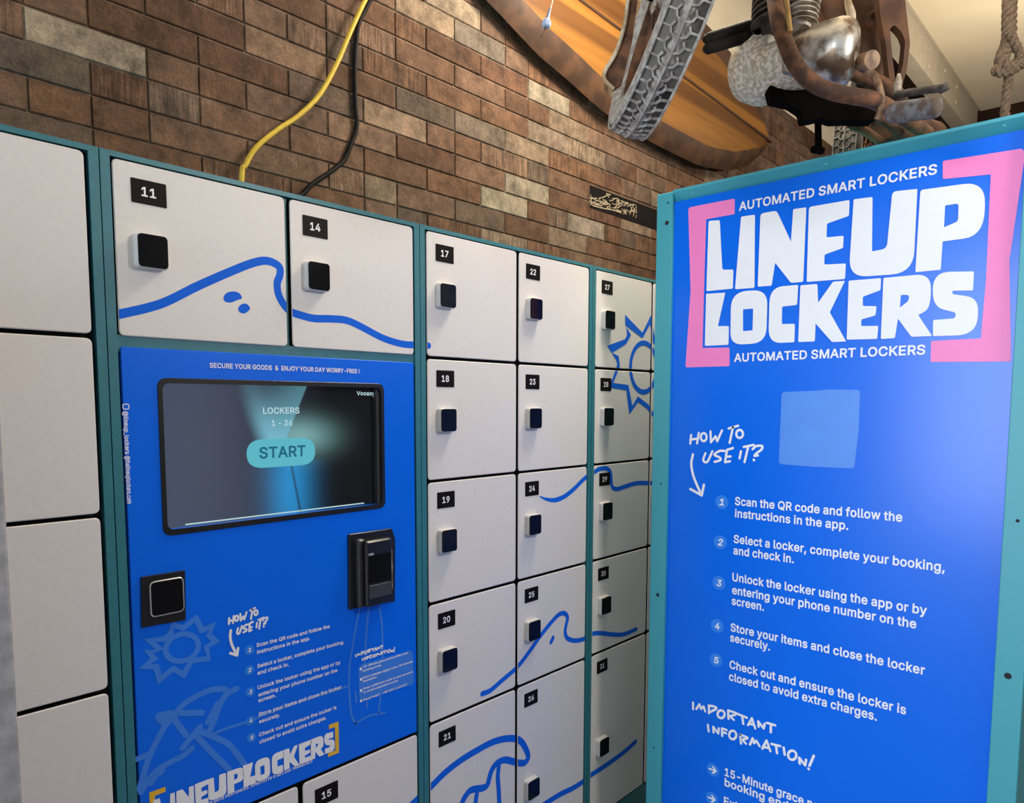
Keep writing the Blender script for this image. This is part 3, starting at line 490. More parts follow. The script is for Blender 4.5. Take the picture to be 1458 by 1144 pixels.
 'b': (444, '255,-27 280,-21 303,-13 324,-1 344,15 361,32 376,53 388,76 398,102 405,129 409,158 410,189 409,220 405,249 398,276 388,301 375,324 361,344 343,362 324,377 302,389 279,398 255,403 229,404 210,404 193,401 177,397 162,390 150,383 139,376 130,367 122,359 116,350 110,343 106,336 107,339 134,339 134,529 33,529 33,-20 132,-20 132,39 107,39 105,42 110,34 116,27 122,18 131,9 140,1 151,-7 163,-14 178,-20 194,-25 211,-27 230,-28 | 206,68 194,70 183,75 174,81 165,89 157,98 150,109 144,122 139,137 136,153 133,171 133,189 133,208 135,225 139,241 144,256 149,268 156,279 164,288 173,296 183,302 194,306 206,309 220,310 234,309 247,306 258,302 268,295 277,287 285,278 291,267 297,254 302,240 305,224 307,207 308,189 307,171 305,154 302,138 297,124 291,111 284,99 276,90 267,81 257,75 247,71 234,68 220,67'),
 'c': (416, '223,-28 238,-26 252,-24 266,-20 280,-15 293,-9 306,-3 318,5 329,14 339,23 349,33 358,45 365,57 372,69 378,83 388,117 291,141 283,116 281,110 278,105 275,100 271,95 267,90 263,86 259,82 254,79 248,76 243,73 236,71 230,69 223,68 215,67 208,66 192,67 179,70 168,75 157,82 148,90 140,100 133,112 127,125 122,139 119,154 117,171 116,187 117,205 119,221 122,237 127,251 133,264 140,276 148,286 157,294 168,301 179,306 192,309 208,310 215,310 223,309 230,307 236,306 242,304 248,301 253,298 258,295 262,291 267,287 270,283 274,278 277,273 279,268 282,262 289,238 387,263 376,296 371,309 364,322 356,334 347,345 338,355 328,364 316,372 305,380 292,386 279,392 266,396 252,400 237,402 222,404 207,404 180,403 154,398 129,389 106,377 85,362 67,344 51,323 38,300 27,274 20,247 16,218 14,187 16,157 20,128 27,101 38,76 51,53 67,33 85,15 106,-1 129,-13 154,-21 180,-27 207,-28'),
 'd': (444, '214,-27 231,-25 247,-20 262,-14 274,-7 284,1 294,9 302,18 309,27 315,34 320,42 318,39 293,39 293,-20 392,-20 392,529 291,529 291,339 317,339 319,336 315,343 309,351 302,359 294,367 285,376 274,383 262,390 248,397 232,401 214,404 195,404 170,403 145,398 122,389 101,377 81,362 64,345 49,324 37,301 27,276 20,249 15,220 14,189 15,158 20,129 27,101 36,76 49,53 64,32 81,15 100,-1 122,-13 145,-21 170,-27 195,-28 | 191,68 178,71 167,75 157,82 148,90 140,99 133,111 127,124 123,138 119,154 117,171 116,189 117,207 119,224 122,240 127,254 133,267 140,278 148,287 157,295 167,302 178,306 190,309 205,310 218,309 231,306 242,302 252,296 260,288 268,279 275,268 281,256 286,241 289,226 291,208 292,189 291,171 289,153 285,137 281,122 275,109 268,98 260,89 251,81 241,75 230,70 218,68 205,67'),
 'e': (424, '233,-27 253,-25 272,-20 290,-14 307,-6 322,3 337,13 350,25 361,39 371,53 378,69 391,105 294,129 284,105 280,98 276,92 271,87 266,82 260,78 254,75 247,72 239,69 231,68 222,66 213,66 198,67 184,69 172,73 161,79 151,86 143,94 135,104 128,115 123,128 119,143 117,159 116,178 116,210 117,224 119,237 122,249 127,261 133,272 140,281 148,289 157,297 168,303 179,307 191,309 205,310 219,309 231,307 242,303 251,297 260,290 267,282 274,272 279,261 284,248 287,234 289,219 291,166 370,230 55,241 55,149 391,149 391,194 390,220 387,245 383,268 376,289 367,308 357,326 346,341 333,355 319,367 304,378 289,386 273,393 256,398 239,402 222,404 205,404 178,403 151,397 127,389 104,376 84,361 66,342 50,322 37,298 27,273 20,246 16,217 14,187 16,157 20,128 27,101 38,76 51,53 67,32 85,14 106,-1 130,-13 156,-21 183,-27 212,-28'),
 'f': (274, '-14,399 -14,307 248,307 248,399 | 162,-20 162,418 162,429 164,437 166,442 169,446 173,449 177,451 185,453 195,454 200,454 204,453 208,453 211,452 214,452 216,451 219,450 241,443 267,533 245,541 240,543 234,545 226,546 218,548 208,549 198,550 187,550 172,549 156,547 141,543 127,537 113,530 100,520 89,510 79,497 71,483 65,467 62,450 61,432 61,-20'),
 'g': (445, '231,-170 254,-167 277,-162 298,-154 318,-145 337,-133 353,-118 367,-101 378,-81 386,-59 391,-35 392,-9 392,399 293,399 293,339 319,339 321,336 316,343 310,351 303,359 295,368 285,376 275,384 262,391 248,397 232,401 215,404 196,404 170,403 146,398 123,389 101,377 82,362 64,345 50,325 37,302 27,277 20,250 16,222 14,191 16,161 20,132 27,106 37,81 50,59 65,40 83,23 102,9 124,-1 146,-9 170,-14 195,-15 214,-14 231,-12 247,-8 261,-2 273,4 284,12 294,20 302,28 308,36 314,44 319,51 317,48 291,48 291,-5 290,-24 286,-39 279,-50 270,-59 258,-67 243,-73 226,-76 207,-77 193,-77 181,-75 171,-73 162,-70 154,-66 147,-62 141,-57 136,-52 131,-46 126,-40 122,-35 107,-14 23,-62 40,-91 48,-103 58,-114 69,-125 81,-135 95,-144 111,-152 127,-159 145,-164 165,-168 185,-170 207,-171 | 191,80 178,83 167,87 157,92 148,100 140,108 133,118 127,130 123,144 119,159 117,175 116,193 117,210 119,226 122,241 127,255 133,267 140,278 148,287 157,295 167,302 178,306 191,309 205,310 219,309 231,306 242,302 252,296 261,288 269,279 276,269 282,256 286,243 290,227 292,211 292,193 292,174 290,157 286,142 281,129 276,117 269,107 261,99 252,92 243,86 232,82 219,80 205,79'),
 'h': (430, '134,241 136,253 140,264 144,273 149,281 155,289 162,295 170,300 179,304 189,307 199,308 210,309 225,308 238,304 249,299 258,291 266,281 271,268 275,253 276,235 276,-20 377,-20 377,241 376,265 373,289 367,310 359,330 348,347 336,363 321,376 305,386 287,394 268,400 248,403 227,404 204,403 181,398 160,390 140,378 122,363 107,343 94,320 73,267 134,267 134,529 33,529 33,-20 134,-20 134,226'),
 'i': (187, '134,-20 134,399 33,399 33,-20 | 96,424 107,427 118,433 128,440 136,449 142,460 145,471 146,483 145,495 142,507 136,517 128,527 118,534 107,540 96,543 84,544 72,543 60,539 49,534 40,527 32,517 26,507 22,495 21,483 22,471 26,460 32,449 40,440 49,433 60,427 72,424 84,423'),
 'k': (401, '185,179 192,179 401,396 276,399 112,232 90,232 92,95 | 134,-20 134,529 33,529 33,-20 | 413,-20 193,259 121,187 284,-20'),
 'l': (209, '146,-22 152,-22 158,-21 164,-21 170,-20 176,-19 181,-18 204,-12 185,78 163,73 162,73 160,73 158,72 156,72 153,72 150,72 147,72 141,72 138,73 137,73 137,73 136,75 135,80 134,88 134,99 134,529 33,529 33,84 34,62 39,41 47,22 59,6 75,-7 94,-16 116,-21 139,-22'),
 'm': (630, '134,-20 134,237 134,251 136,261 139,271 143,279 148,286 154,293 160,298 167,302 175,306 183,308 191,310 199,310 212,309 222,307 231,302 239,296 246,289 250,281 253,271 254,259 254,-20 355,-20 355,247 356,257 357,265 360,273 363,281 367,287 372,293 378,298 384,302 391,306 399,308 408,310 418,310 430,310 441,307 451,303 460,297 466,290 471,282 474,269 476,253 476,-20 577,-20 577,256 576,278 572,300 567,320 558,338 548,354 536,368 522,380 507,389 490,397 473,402 455,405 437,406 420,405 404,403 388,399 373,393 358,386 345,377 333,368 322,356 312,344 304,330 298,315 285,275 347,275 335,320 327,341 315,359 301,375 284,389 264,399 243,404 219,406 205,405 191,403 177,400 164,394 151,388 139,379 128,370 117,359 108,346 100,332 93,317 80,275 132,275 132,399 33,399 33,-20'),
 'n': (430, '134,241 136,253 140,264 144,273 149,281 155,289 162,295 170,300 179,304 189,307 199,308 210,309 225,308 238,304 249,299 258,291 266,281 271,268 275,253 276,235 276,-20 377,-20 377,241 376,265 373,289 367,310 358,330 348,347 335,363 321,376 305,386 287,394 268,400 248,403 227,404 204,403 181,398 160,390 140,378 122,363 107,343 94,320 73,267 132,267 132,399 33,399 33,-20 134,-20 134,226'),
 'o': (435, '235,-27 261,-21 286,-13 309,-1 330,15 348,33 364,53 377,76 388,101 395,128 400,157 401,187 400,218 395,247 388,274 377,300 364,323 348,344 330,362 309,377 286,389 261,398 235,403 207,404 180,403 154,398 129,389 106,377 85,362 67,344 51,323 38,300 27,274 20,247 16,218 14,187 16,157 20,128 27,101 38,76 51,53 67,33 85,15 106,-1 129,-13 154,-21 180,-27 207,-28 | 192,67 179,70 168,75 157,82 148,90 140,100 133,112 127,125 122,139 119,154 117,171 116,187 117,205 119,221 122,237 127,251 133,264 140,276 148,286 157,294 168,301 179,306 192,309 207,310 223,309 236,306 248,301 258,294 267,286 275,276 283,264 288,251 293,236 296,221 299,205 299,187 299,171 296,154 293,139 288,125 283,112 276,100 267,90 258,82 248,75 236,70 223,68 207,66'),
 'p': (444, '134,-163 134,39 107,39 105,41 110,34 116,27 123,18 131,9 140,1 151,-7 163,-14 178,-20 194,-25 211,-27 230,-28 255,-27 280,-21 303,-13 324,-1 344,15 361,32 376,53 388,76 398,102 405,129 409,158 410,189 409,220 405,249 398,276 388,301 375,324 361,344 343,362 324,377 302,389 279,398 255,403 229,404 210,404 193,401 177,397 162,390 150,383 139,376 130,367 122,359 116,351 110,343 105,336 107,339 132,339 132,399 33,399 33,-163 | 206,68 194,70 183,75 174,81 165,89 157,98 150,109 144,122 139,137 136,153 133,171 133,189 133,208 135,225 139,241 144,256 149,268 156,279 164,288 173,296 183,302 194,306 206,309 220,310 234,309 247,306 258,302 268,295 277,287 285,278 291,267 297,254 302,240 305,224 307,207 308,189 307,171 305,154 302,138 297,124 291,111 284,99 276,90 267,81 257,75 247,71 234,68 220,67'),
 'r': (279, '134,-20 134,236 134,247 136,257 139,265 143,273 148,280 154,287 161,292 168,297 177,301 186,303 196,305 207,306 212,306 218,305 223,305 228,304 232,304 236,303 238,303 263,298 263,403 230,404 225,405 221,405 217,405 212,405 194,404 175,400 158,393 141,384 127,373 114,359 104,344 103,341 132,341 132,399 33,399 33,-20'),
 's': (385, '205,-27 227,-24 248,-19 268,-12 286,-3 302,8 316,21 329,35 339,52 346,69 350,87 351,107 349,129 344,150 334,169 321,185 304,200 284,212 260,221 234,229 177,242 163,246 151,250 143,254 137,259 133,262 131,266 129,271 129,277 130,284 132,289 136,295 143,300 151,306 162,309 174,312 187,312 202,312 214,309 222,305 230,300 236,294 242,287 246,279 256,254 350,275 338,311 332,325 324,339 314,352 303,364 291,374 277,383 262,391 245,397 227,401 208,404 187,404 166,403 145,401 126,396 107,389 90,380 74,370 61,357 49,343 39,328 32,311 28,293 27,274 29,251 34,230 44,211 58,194 75,180 95,168 118,158 144,151 207,136 219,132 228,129 235,125 240,121 244,117 246,113 247,108 248,103 247,97 245,91 240,85 233,79 223,73 212,69 198,66 181,65 167,66 155,69 144,72 135,77 128,83 122,90 117,100 107,130 11,110 20,72 27,55 36,39 47,25 59,12 73,1 88,-8 105,-15 123,-21 142,-25 161,-27 182,-28'),
 't': (247, '-14,399 -14,307 224,307 224,399 | 45,92 47,68 53,45 63,24 78,7 97,-7 118,-17 142,-22 168,-24 175,-24 181,-24 188,-23 194,-23 201,-22 207,-21 213,-19 237,-12 217,77 195,73 191,72 187,71 183,71 179,70 175,70 173,70 171,70 162,70 156,72 153,73 151,75 150,77 148,82 147,88 146,98 146,491 45,491'),
 'u': (430, '206,-24 228,-19 249,-11 269,0 287,16 302,35 316,59 337,112 278,112 278,-20 377,-20 377,399 276,399 276,153 275,139 273,127 270,116 266,106 260,98 254,91 247,85 239,80 231,76 221,73 211,71 200,70 185,72 172,75 161,81 152,89 144,99 139,111 135,126 134,145 134,399 33,399 33,139 34,114 37,91 43,69 51,50 62,32 74,17 89,4 105,-7 123,-15 142,-21 162,-24 182,-25'),
 'v': (409, '240,-20 401,399 291,399 205,162 199,144 193,127 188,109 183,92 179,75 174,59 170,43 157,1 232,1 220,43 215,59 211,75 206,92 201,109 196,127 190,144 184,162 98,399 -12,399 149,-20'),
 'w': (587, '214,-20 267,166 271,179 275,192 278,206 282,220 285,233 289,247 293,261 296,276 300,290 303,304 307,319 316,358 251,358 261,318 264,304 268,290 271,276 275,261 278,247 282,234 285,220 289,206 292,193 296,180 300,166 353,-20 444,-20 572,399 465,399 414,219 409,201 404,181 399,161 394,140 388,118 383,95 377,71 366,21 427,21 417,71 411,95 406,118 401,140 396,161 391,181 386,201 381,219 332,399 237,399 187,219 182,200 177,181 171,161 166,139 161,117 156,94 150,70 140,21 200,21 189,71 184,96 179,119 173,141 168,162 163,182 158,201 153,219 102,399 -4,399 123,-20'),
 'x': (399, '102,-20 165,74 174,88 182,101 189,114 196,127 202,138 208,149 215,160 241,202 137,202 163,160 169,149 176,138 182,126 189,114 197,101 205,88 214,74 276,-20 396,-20 198,247 199,137 389,399 271,399 216,316 207,303 199,289 191,275 185,263 179,251 172,239 166,228 139,186 243,186 217,228 210,239 203,251 197,263 189,276 182,289 173,303 164,316 111,399 -9,399 181,138 182,250 -17,-20'),
 'y': (409, '44,-159 49,-160 55,-162 61,-163 68,-164 76,-165 83,-165 92,-165 106,-164 121,-162 134,-159 147,-154 160,-148 171,-140 182,-130 192,-120 201,-108 209,-95 216,-81 223,-66 401,399 291,399 205,162 199,144 193,127 188,110 183,92 179,75 174,59 169,43 157,1 232,1 220,43 215,59 211,75 206,92 201,109 196,127 190,144 184,162 98,399 -12,399 141,-2 132,-29 128,-40 124,-49 120,-55 116,-60 112,-64 108,-66 104,-68 100,-69 95,-70 89,-70 83,-69 75,-68 47,-63 24,-151'),
}
_glyph = {}
def glyph(ch):
    if ch not in _glyph:
        adv, src = GLYPHS[ch]
        loops = [[(int(a)/1000, int(c)/1000) for a, c in (q.split(',') for q in lp.split())] for lp in src.split(' | ')] if src else []
        _glyph[ch] = (adv/1000, *(fill(loops, True) if loops else ([], [])))
    return _glyph[ch]
def text_extent(s):
    x = 0.0; lo, hi = 9, -9
    for ch in s:
        adv, v, f = glyph(ch)
        if v: lo = min(lo, x+min(p[0] for p in v)); hi = max(hi, x+max(p[0] for p in v))
        x += adv
    return lo, hi
_cap = [p[1] for p in glyph('I')[1]]; CAP_LO, CAP_HI = min(_cap), max(_cap)
def text_on(bm, face, s, s0, t0, width, cap, d=0.0009, bold=0.012, ang=0.0, slant=0.0, ref=None):
    """lettering with its left baseline end at (s0,t0), fitted to a width and a capital height"""
    xa, xb = text_extent(ref or s)
    kx = width/(xb-xa); ky = cap/(CAP_HI-CAP_LO); ca, sa = math.cos(ang), math.sin(ang); x0_ = 0.0
    for ch in s:
        adv, v, f = glyph(ch); vs = {}
        for t in f:
            q = []
            for i in t:
                if i not in vs:
                    yy = (v[i][1]-CAP_LO)*ky; xx = (x0_+v[i][0]-xa)*kx+slant*yy
                    vs[i] = bm.verts.new(face.P(s0+xx*ca-yy*sa, t0+xx*sa+yy*ca, d))
                q.append(vs[i])
            try: bm.faces.new(q)
            except ValueError: pass
        x0_ += adv
    return bm
def line_px(bm, face, s, pl, pr, cap_px, ref=None, **kw):
    """pl, pr: picture points of the baseline's two ends; cap height in picture pixels at the left end"""
    a = face.st(*pl); b = face.st(*pr); c = face.st(pl[0], pl[1]-cap_px)
    text_on(bm, face, s, a[0], (a[1]+b[1])/2 if not ref else a[1], b[0]-a[0], c[1]-a[1], ref=ref, **kw)

# hand lettering as pen strokes (zoomed picture coordinates)
def ell(cx, cy, rx, ry, n=12, tilt=0.0):
    return [(cx+rx*math.cos(2*math.pi*k/n)*math.cos(tilt)-ry*math.sin(2*math.pi*k/n)*math.sin(tilt), cy+rx*math.cos(2*math.pi*k/n)*math.sin(tilt)+ry*math.sin(2*math.pi*k/n)*math.cos(tilt)) for k in range(n)]
HOWTO = [[(125,260),(115,370)],[(115,320),(215,305)],[(222,235),(200,365)],('o',ell(283,288,36,50)),[(368,215),(374,352)],[(374,350),(432,278)],[(432,278),(452,340)],[(452,340),(512,205)],
 [(595,180),(715,145)],[(650,165),(608,360)],('o',ell(733,248,42,50)),[(305,490),(278,565),(295,600),(335,588),(392,465)],[(545,462),(480,462),(418,508),(485,545),(488,578),(420,598)],
 [(650,425),(575,448)],[(575,448),(550,602)],[(550,602),(612,590)],[(562,535),(620,530)],[(750,465),(732,555)],[(785,412),(910,385)],[(842,400),(795,600)],[(895,440),(940,402),(1010,398),(1010,440),(945,490),(920,522),(962,516)],[(910,572),(914,578)]]
ARROW = [[(148,505),(128,620),(150,760),(200,890),(258,1018)],[(115,938),(258,1018)],[(258,1018),(286,885)]]
IMPORTANT = [[(118,75),(118,140)],[(150,138),(182,92)],[(182,92),(196,138)],[(196,138),(222,112)],[(222,112),(238,162)],[(275,112),(275,180)],[(272,104),(330,115),(348,135),(285,168)],('o',ell(395,190,35,38)),
 [(465,155),(468,235)],[(465,152),(545,183),(482,212)],[(485,212),(520,245)],[(555,185),(650,225)],[(605,210),(614,285)],[(662,298),(700,230)],[(700,230),(732,330)],[(680,285),(722,296)],[(762,260),(766,312)],[(762,260),(815,330)],[(815,330),(826,285)],[(848,275),(930,300)],[(888,292),(886,368)],
 [(265,295),(272,360)],[(318,315),(320,370)],[(318,315),(366,380)],[(366,380),(373,330)],[(404,332),(406,405)],[(404,330),(450,346)],[(406,366),(444,378)],('o',ell(510,395,35,42)),[(585,395),(592,480)],[(585,392),(655,424),(602,442)],[(604,442),(640,480)],
 [(680,490),(708,428)],[(708,428),(720,475)],[(720,475),(744,452)],[(744,452),(775,505)],[(803,530),(845,450)],[(845,450),(882,555)],[(822,515),(868,524)],[(893,484),(980,505)],[(938,500),(948,575)],[(1014,520),(1024,590)],('o',ell(1098,595,40,45)),[(1168,620),(1172,678)],[(1168,620),(1225,695)],[(1225,695),(1236,640)],[(1312,600),(1268,700)],[(1258,728),(1262,733)]]
def strokes(bm, face, items, fn, w, d=0.0009, sm=True):
    polys = []
    for it in items:
        closed = it[0] == 'o'; pts = [fn(p) for p in (it[1] if closed else it)]
        polys += ribbon_polys(pts, w, closed=closed, n=5)
    return polys_to(bm, face, polys, d)
def affine3(src, dst):
    (ax, ay), (bx, by), (cx, cy) = src; (px, py), (qx, qy), (rx, ry) = dst
    det = (bx-ax)*(cy-ay)-(cx-ax)*(by-ay)
    def fn(p):
        a = ((p[0]-ax)*(cy-ay)-(cx-ax)*(p[1]-ay))/det; b = ((bx-ax)*(p[1]-ay)-(p[0]-ax)*(by-ay))/det
        return (px+a*(qx-px)+b*(rx-px), py+a*(qy-py)+b*(ry-py))
    return fn

# block letters of the sign's big two-row wordmark (traced outlines: points with corner radii)
ZA = zoomer(SIGN, 990, 250, 6.339); ZB = zoomer(SIGN, 1190, 240, 6.339); ZC = zoomer(SIGN, 990, 380, 6.339); ZD = zoomer(SIGN, 1190, 370, 6.339)
LET = [
 ('L', ZA, [(122,412),(222,403),(245,852,22),(345,850),(340,1022),(102,1045)], None),
 ('I', ZA, [(415,372),(540,355),(535,1015),(360,1028)], None),
 ('N', ZA, [(590,345,30),(735,318,30),(865,598,3),(885,305),(1003,288),(975,960),(865,970),(722,788,5),(690,995),(565,1005)], None),
 ('E', ZA, [(1027,285,30),(1393,222),(1388,365),(1190,435),(1185,560),(1340,545),(1335,655),(1168,715),(1165,805),(1360,795),(1352,935),(1007,962)], None),
 ('U', ZB, [(163,280),(333,258),(328,750,10),(462,724,50),(512,210,40),(738,185),(700,945,200),(118,985,170)], None),
 ('P', ZB, [(765,195,30),(1352,115,200),(1340,610,250),(965,660,10),(948,915),(720,937)], [(988,335),(1110,316,30),(1105,478,30),(978,532,4)]),
 ('L', ZC, [(100,245,5),(272,234,5),(205,537,8),(305,536),(300,705),(88,715)], None),
 ('O', ZC, [(325,228,150),(655,205,140),(640,690,140),(318,706,110)], [(432,385),(524,378),(518,575),(432,582)]),
 ('C', ZC, [(675,185,140),(930,165,8),(920,345),(785,360),(782,518),(900,515),(895,682),(660,692,140)], None),
 ('K', ZC, [(950,168),(1103,156),(1110,325,4),(1245,135),(1352,128,6),(1215,412,5),(1362,675,8),(1235,680),(1087,512,5),(1080,675),(930,680)], None),
 ('E', ZD, [(118,190),(410,166),(405,275),(245,335),(245,418),(370,420),(360,503),(232,540),(230,600),(385,597),(375,715),(100,722)], None),
 ('R', ZD, [(432,165),(862,125,140),(856,440,140),(745,500,4),(870,688,6),(685,697),(562,532,5),(535,708),(408,716)], [(588,320,4),(668,315,40),(655,375,20),(580,432,4)]),
 ('S', ZD, [(882,112,150),(1248,106),(1240,278),(1050,280,22),(1056,312,14),(1290,345,120),(1275,680,210),(878,690),(880,545),(1080,530,28),(1086,478,28),(872,425,150)], None)]
def letter_st(fn, pts, k=14):
    q = [(p[0], p[1]) for p in pts]; r = [(p[2] if len(p) > 2 else k) for p in pts]
    return [fn(p) for p in rounded(q, r, 7)]

# ================================================================== SETTING
b = NB(); box(b, -1.9, 5, -5, 1.0, -0.12, 0.0); struct('floor', b, M['floor'])
b = NB(); box(b, -14, -1.9, -12, 3, -0.14, -0.01); box(b, -1.9, 5, -12, -5, -0.14, -0.01); struct('floor_outdoors', b, M['paving'])
WY = 0.45                                        # face of the brick wall
BR_H, BR_L, BZ0, BX0 = 0.0735, 0.25, 2.362, 0.018
def brick_index(u, v):
    p = on_y(u, v, WY); r = math.floor((p.z-BZ0)/BR_H)          # row 0 starts at BZ0
    off = BX0+(BR_L/2 if r % 2 == 0 else 0.0)
    return r, math.floor((p.x-off)/BR_L)
PALE = {brick_index(u, v): c for u, v, c in [(115,55,(.50,.40,.29)),(565,168,(.40,.27,.18)),(626,20,(.42,.30,.20)),(660,30,(.38,.29,.20)),(781,137,(.40,.33,.24)),(781,189,(.40,.32,.23)),(719,285,(.42,.35,.25)),(752,262,(.40,.33,.24)),(822,322,(.36,.29,.22)),(698,185,(.24,.18,.13)),(606,151,(.15,.105,.075)),(700,105,(.19,.095,.055)),(720,325,(.16,.085,.05)),(500,190,(.31,.19,.12)),(668,62,(.25,.20,.15)),(450,80,(.34,.21,.13)),(60,75,(.20,.15,.11)),(790,350,(.27,.19,.13)),(880,300,(.2,.12,.07)),(770,180,(.33,.24,.17))]}
bm = NB(); lc = bm.loops.layers.float_color.new('brick_colour'); ls = bm.loops.layers.float_color.new('brick_style')
def quad(vs, c, st):
    f = bm.faces.new([bm.verts.new(v) for v in vs])
    for l in f.loops: l[lc] = (*c, 1); l[ls] = (st, st, st, 1)
MORT = (.26, .20, .145)
quad([(-2.4, WY+0.004, 0), (4.7, WY+0.004, 0), (4.7, WY+0.004, 3.29), (-2.4, WY+0.004, 3.29)], MORT, 0)
quad([(-2.4, WY+0.16, 0), (-2.4, WY+0.16, 3.29), (4.7, WY+0.16, 3.29), (4.7, WY+0.16, 0)], MORT, 0)
quad([(-2.4, WY+0.004, 3.29), (4.7, WY+0.004, 3.29), (4.7, WY+0.16, 3.29), (-2.4, WY+0.16, 3.29)], MORT, 0)
quad([(-2.4, WY+0.16, 0), (-2.4, WY+0.004, 0), (-2.4, WY+0.004, 3.29), (-2.4, WY+0.16, 3.29)], MORT, 0)
PAL = [(.150,.080,.046),(.172,.098,.060),(.128,.068,.038),(.158,.095,.062),(.118,.060,.034),(.190,.115,.073),(.140,.092,.064),(.165,.086,.047),(.125,.085,.060)]
rb = random.Random(3)
for r in range(-7, 13):
    z0 = BZ0+r*BR_H; z1 = min(z0+BR_H, 3.29)
    if z1-z0 < 0.01: continue
    off = BX0+(BR_L/2 if r % 2 == 0 else 0.0)
    for k in range(-10, 19):
        xa, xb = off+k*BR_L, off+(k+1)*BR_L
        if xb > 4.7 or xa < -2.4: continue
        c = PALE.get((r, k)); cuts = [(xa, xb)]
        if c is None:
            q = rb.random()
            if q < 0.40:                                    # tile printed as two shorter bricks
                cuts = [(xa, (xa+xb)/2), ((xa+xb)/2, xb)]
        for (a0, a1) in cuts:
            cc = tuple(x*0.72 for x in c) if c else rb.choice(PAL)
            if c is None and rb.random() < 0.10: cc = (.23, .165, .11)
            g = 0.0011; d = 0.0030; st = 1.0 if (rb.random() < 0.16 and c is None) else 0.15
            gl, gr = (g if a0 == xa else 0.0005), (g if a1 == xb else 0.0005)
            o = [(a0+gl, z0+g), (a1-gr, z0+g), (a1-gr, z1-g), (a0+gl, z1-g)]
            i = [(a0+gl+d, z0+g+d), (a1-gr-d, z0+g+d), (a1-gr-d, z1-g-d), (a0+gl+d, z1-g-d)]
            yo, yi = WY+0.004, WY-0.001-rb.random()*0.0015
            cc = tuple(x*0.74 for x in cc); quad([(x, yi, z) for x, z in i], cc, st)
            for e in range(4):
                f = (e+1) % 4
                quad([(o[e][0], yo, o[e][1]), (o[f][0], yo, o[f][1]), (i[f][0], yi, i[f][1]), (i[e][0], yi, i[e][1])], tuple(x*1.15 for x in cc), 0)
struct('wall_back', bm, M['brick'])
b = NB(); box(b, -2.4, 4.7, WY, WY+0.16, 3.29, 4.25); struct('wall_back_upper', b, M['cream'])
b = NB(); box(b, -2.4, 4.7, -4.8, -0.30, 3.51, 3.63); box(b, -2.4, 4.7, -0.30, 0.61, 4.25, 4.37); struct('ceiling', b, M['cream'])
b = NB(); box(b, 4.7, 4.84, -4.8, 0.61, 0, 4.3); box(b, 4.62, 4.7, -4.8, 0.45, 2.78, 2.92)
struct('wall_right', b, M['dark_wood'])
b = NB(); box(b, -2.4, 4.84, -4.94, -4.8, 0, 3.6); struct('front_light_block', b, M['grey_wall'])  # unseen wall, carried across the open front to keep light off the lockers
# steel beam under the ceiling, bolted plates
b = NB(); box(b, -2.4, 4.62, -0.30, -0.288, 3.315, 3.51); box(b, -2.4, 4.62, -0.30, -0.22, 3.303, 3.315); box(b, -2.4, 4.62, -0.306, -0.30, 3.49, 3.51)
for xs in (1.1, 3.27): box(b, xs, xs+0.012, -0.3025, -0.30, 3.315, 3.49)
beam = struct('trim_1', b, M['beam'])
bb = NB(); lathe(bb, (0, 0, 0), (0, -1, 0), [(0, 0.011), (0.003, 0.0105), (0.005, 0.007), (0.0055, 0)], 14)
bolt0 = obj('bolt', bb, M['beam'], beam, True)
spots = [(x, z) for x in (2.88, 3.19, 3.35, 3.7, 4.0, 2.5, 2.1) for z in (3.36, 3.45)]
bolt0.location = (spots[0][0], -0.30, spots[0][1])
for x, z in spots[1:]:
    o = bolt0.copy(); COL.objects.link(o); o.location = (x, -0.30, z)
# concrete pillar at the left edge of the picture
pc = on_y(9.5, 742.0, -0.26)
b = NB(); box(b, pc.x-0.30, pc.x, -0.26, 0.0-0.004, 0, 1.712, 0.004, 2); struct('wall_left', b, M['concrete'])

# ================================================================== LOCKER CABINETS
lb = NB(); slab(lb, Face('front', 0.0), rect(-0.028, 0.028, -0.031, 0.031, 0.009), 0.0, 0.0165, 0.003)
_me = obj('lock_body', lb, M['lock_body'], None, True); LOCK_BODY = _me.data; bpy.data.objects.remove(_me)
lf = NB(); slab(lf, Face('front', 0.0), rect(-0.0262, 0.0262, -0.0292, 0.0292, 0.008), 0.0158, 0.019, 0.0012)
_me = obj('lock_face', lf, M['lock_face'], None, True); LOCK_FACE = _me.data; bpy.data.objects.remove(_me)
# vinyl wave drawings that run across several doors: pen strokes on the plane of the doors
Z1 = zoomer(FRONT, 150, 200, 3.0375); Zs = zoomer(FRONT, 590, 310, 3.944); Z2 = zoomer(FRONT, 590, 580, 3.944); Z3 = zoomer(FRONT, 590, 850, 3.892)
WAVES = []
def wave(fn, pts, w, **k): WAVES.append(ribbon_polys([fn(p) for p in pts], w, **k))
wave(Z1, [(40,757),(60,752),(180,725),(270,695),(400,630),(560,560),(650,527),(705,522),(750,545),(755,580),(743,620),(750,670),(775,715),(800,740),(830,752),(900,770),(970,772),(1040,778),(1100,803),(1200,855),(1280,880),(1335,885),(1398,888)], 0.0165)
for sp in ([(508,682),(520,660),(550,652),(580,658),(595,685),(570,690),(545,703),(518,700)], [(572,727),(585,710),(605,704),(620,714),(629,730),(603,751),(580,745)]):
    WAVES.append([rounded([Z1(p) for p in sp], 0.02)])
wave(Z2, [(705,502),(740,517),(790,522),(840,503),(890,465),(940,415),(970,390),(1010,365),(1040,348),(1080,345),(1102,370),(1105,410),(1112,450),(1140,460),(1180,447),(1250,427),(1340,427),(1400,425)], 0.0155, taper=lambda t: min(1.0, 0.25+6*t))
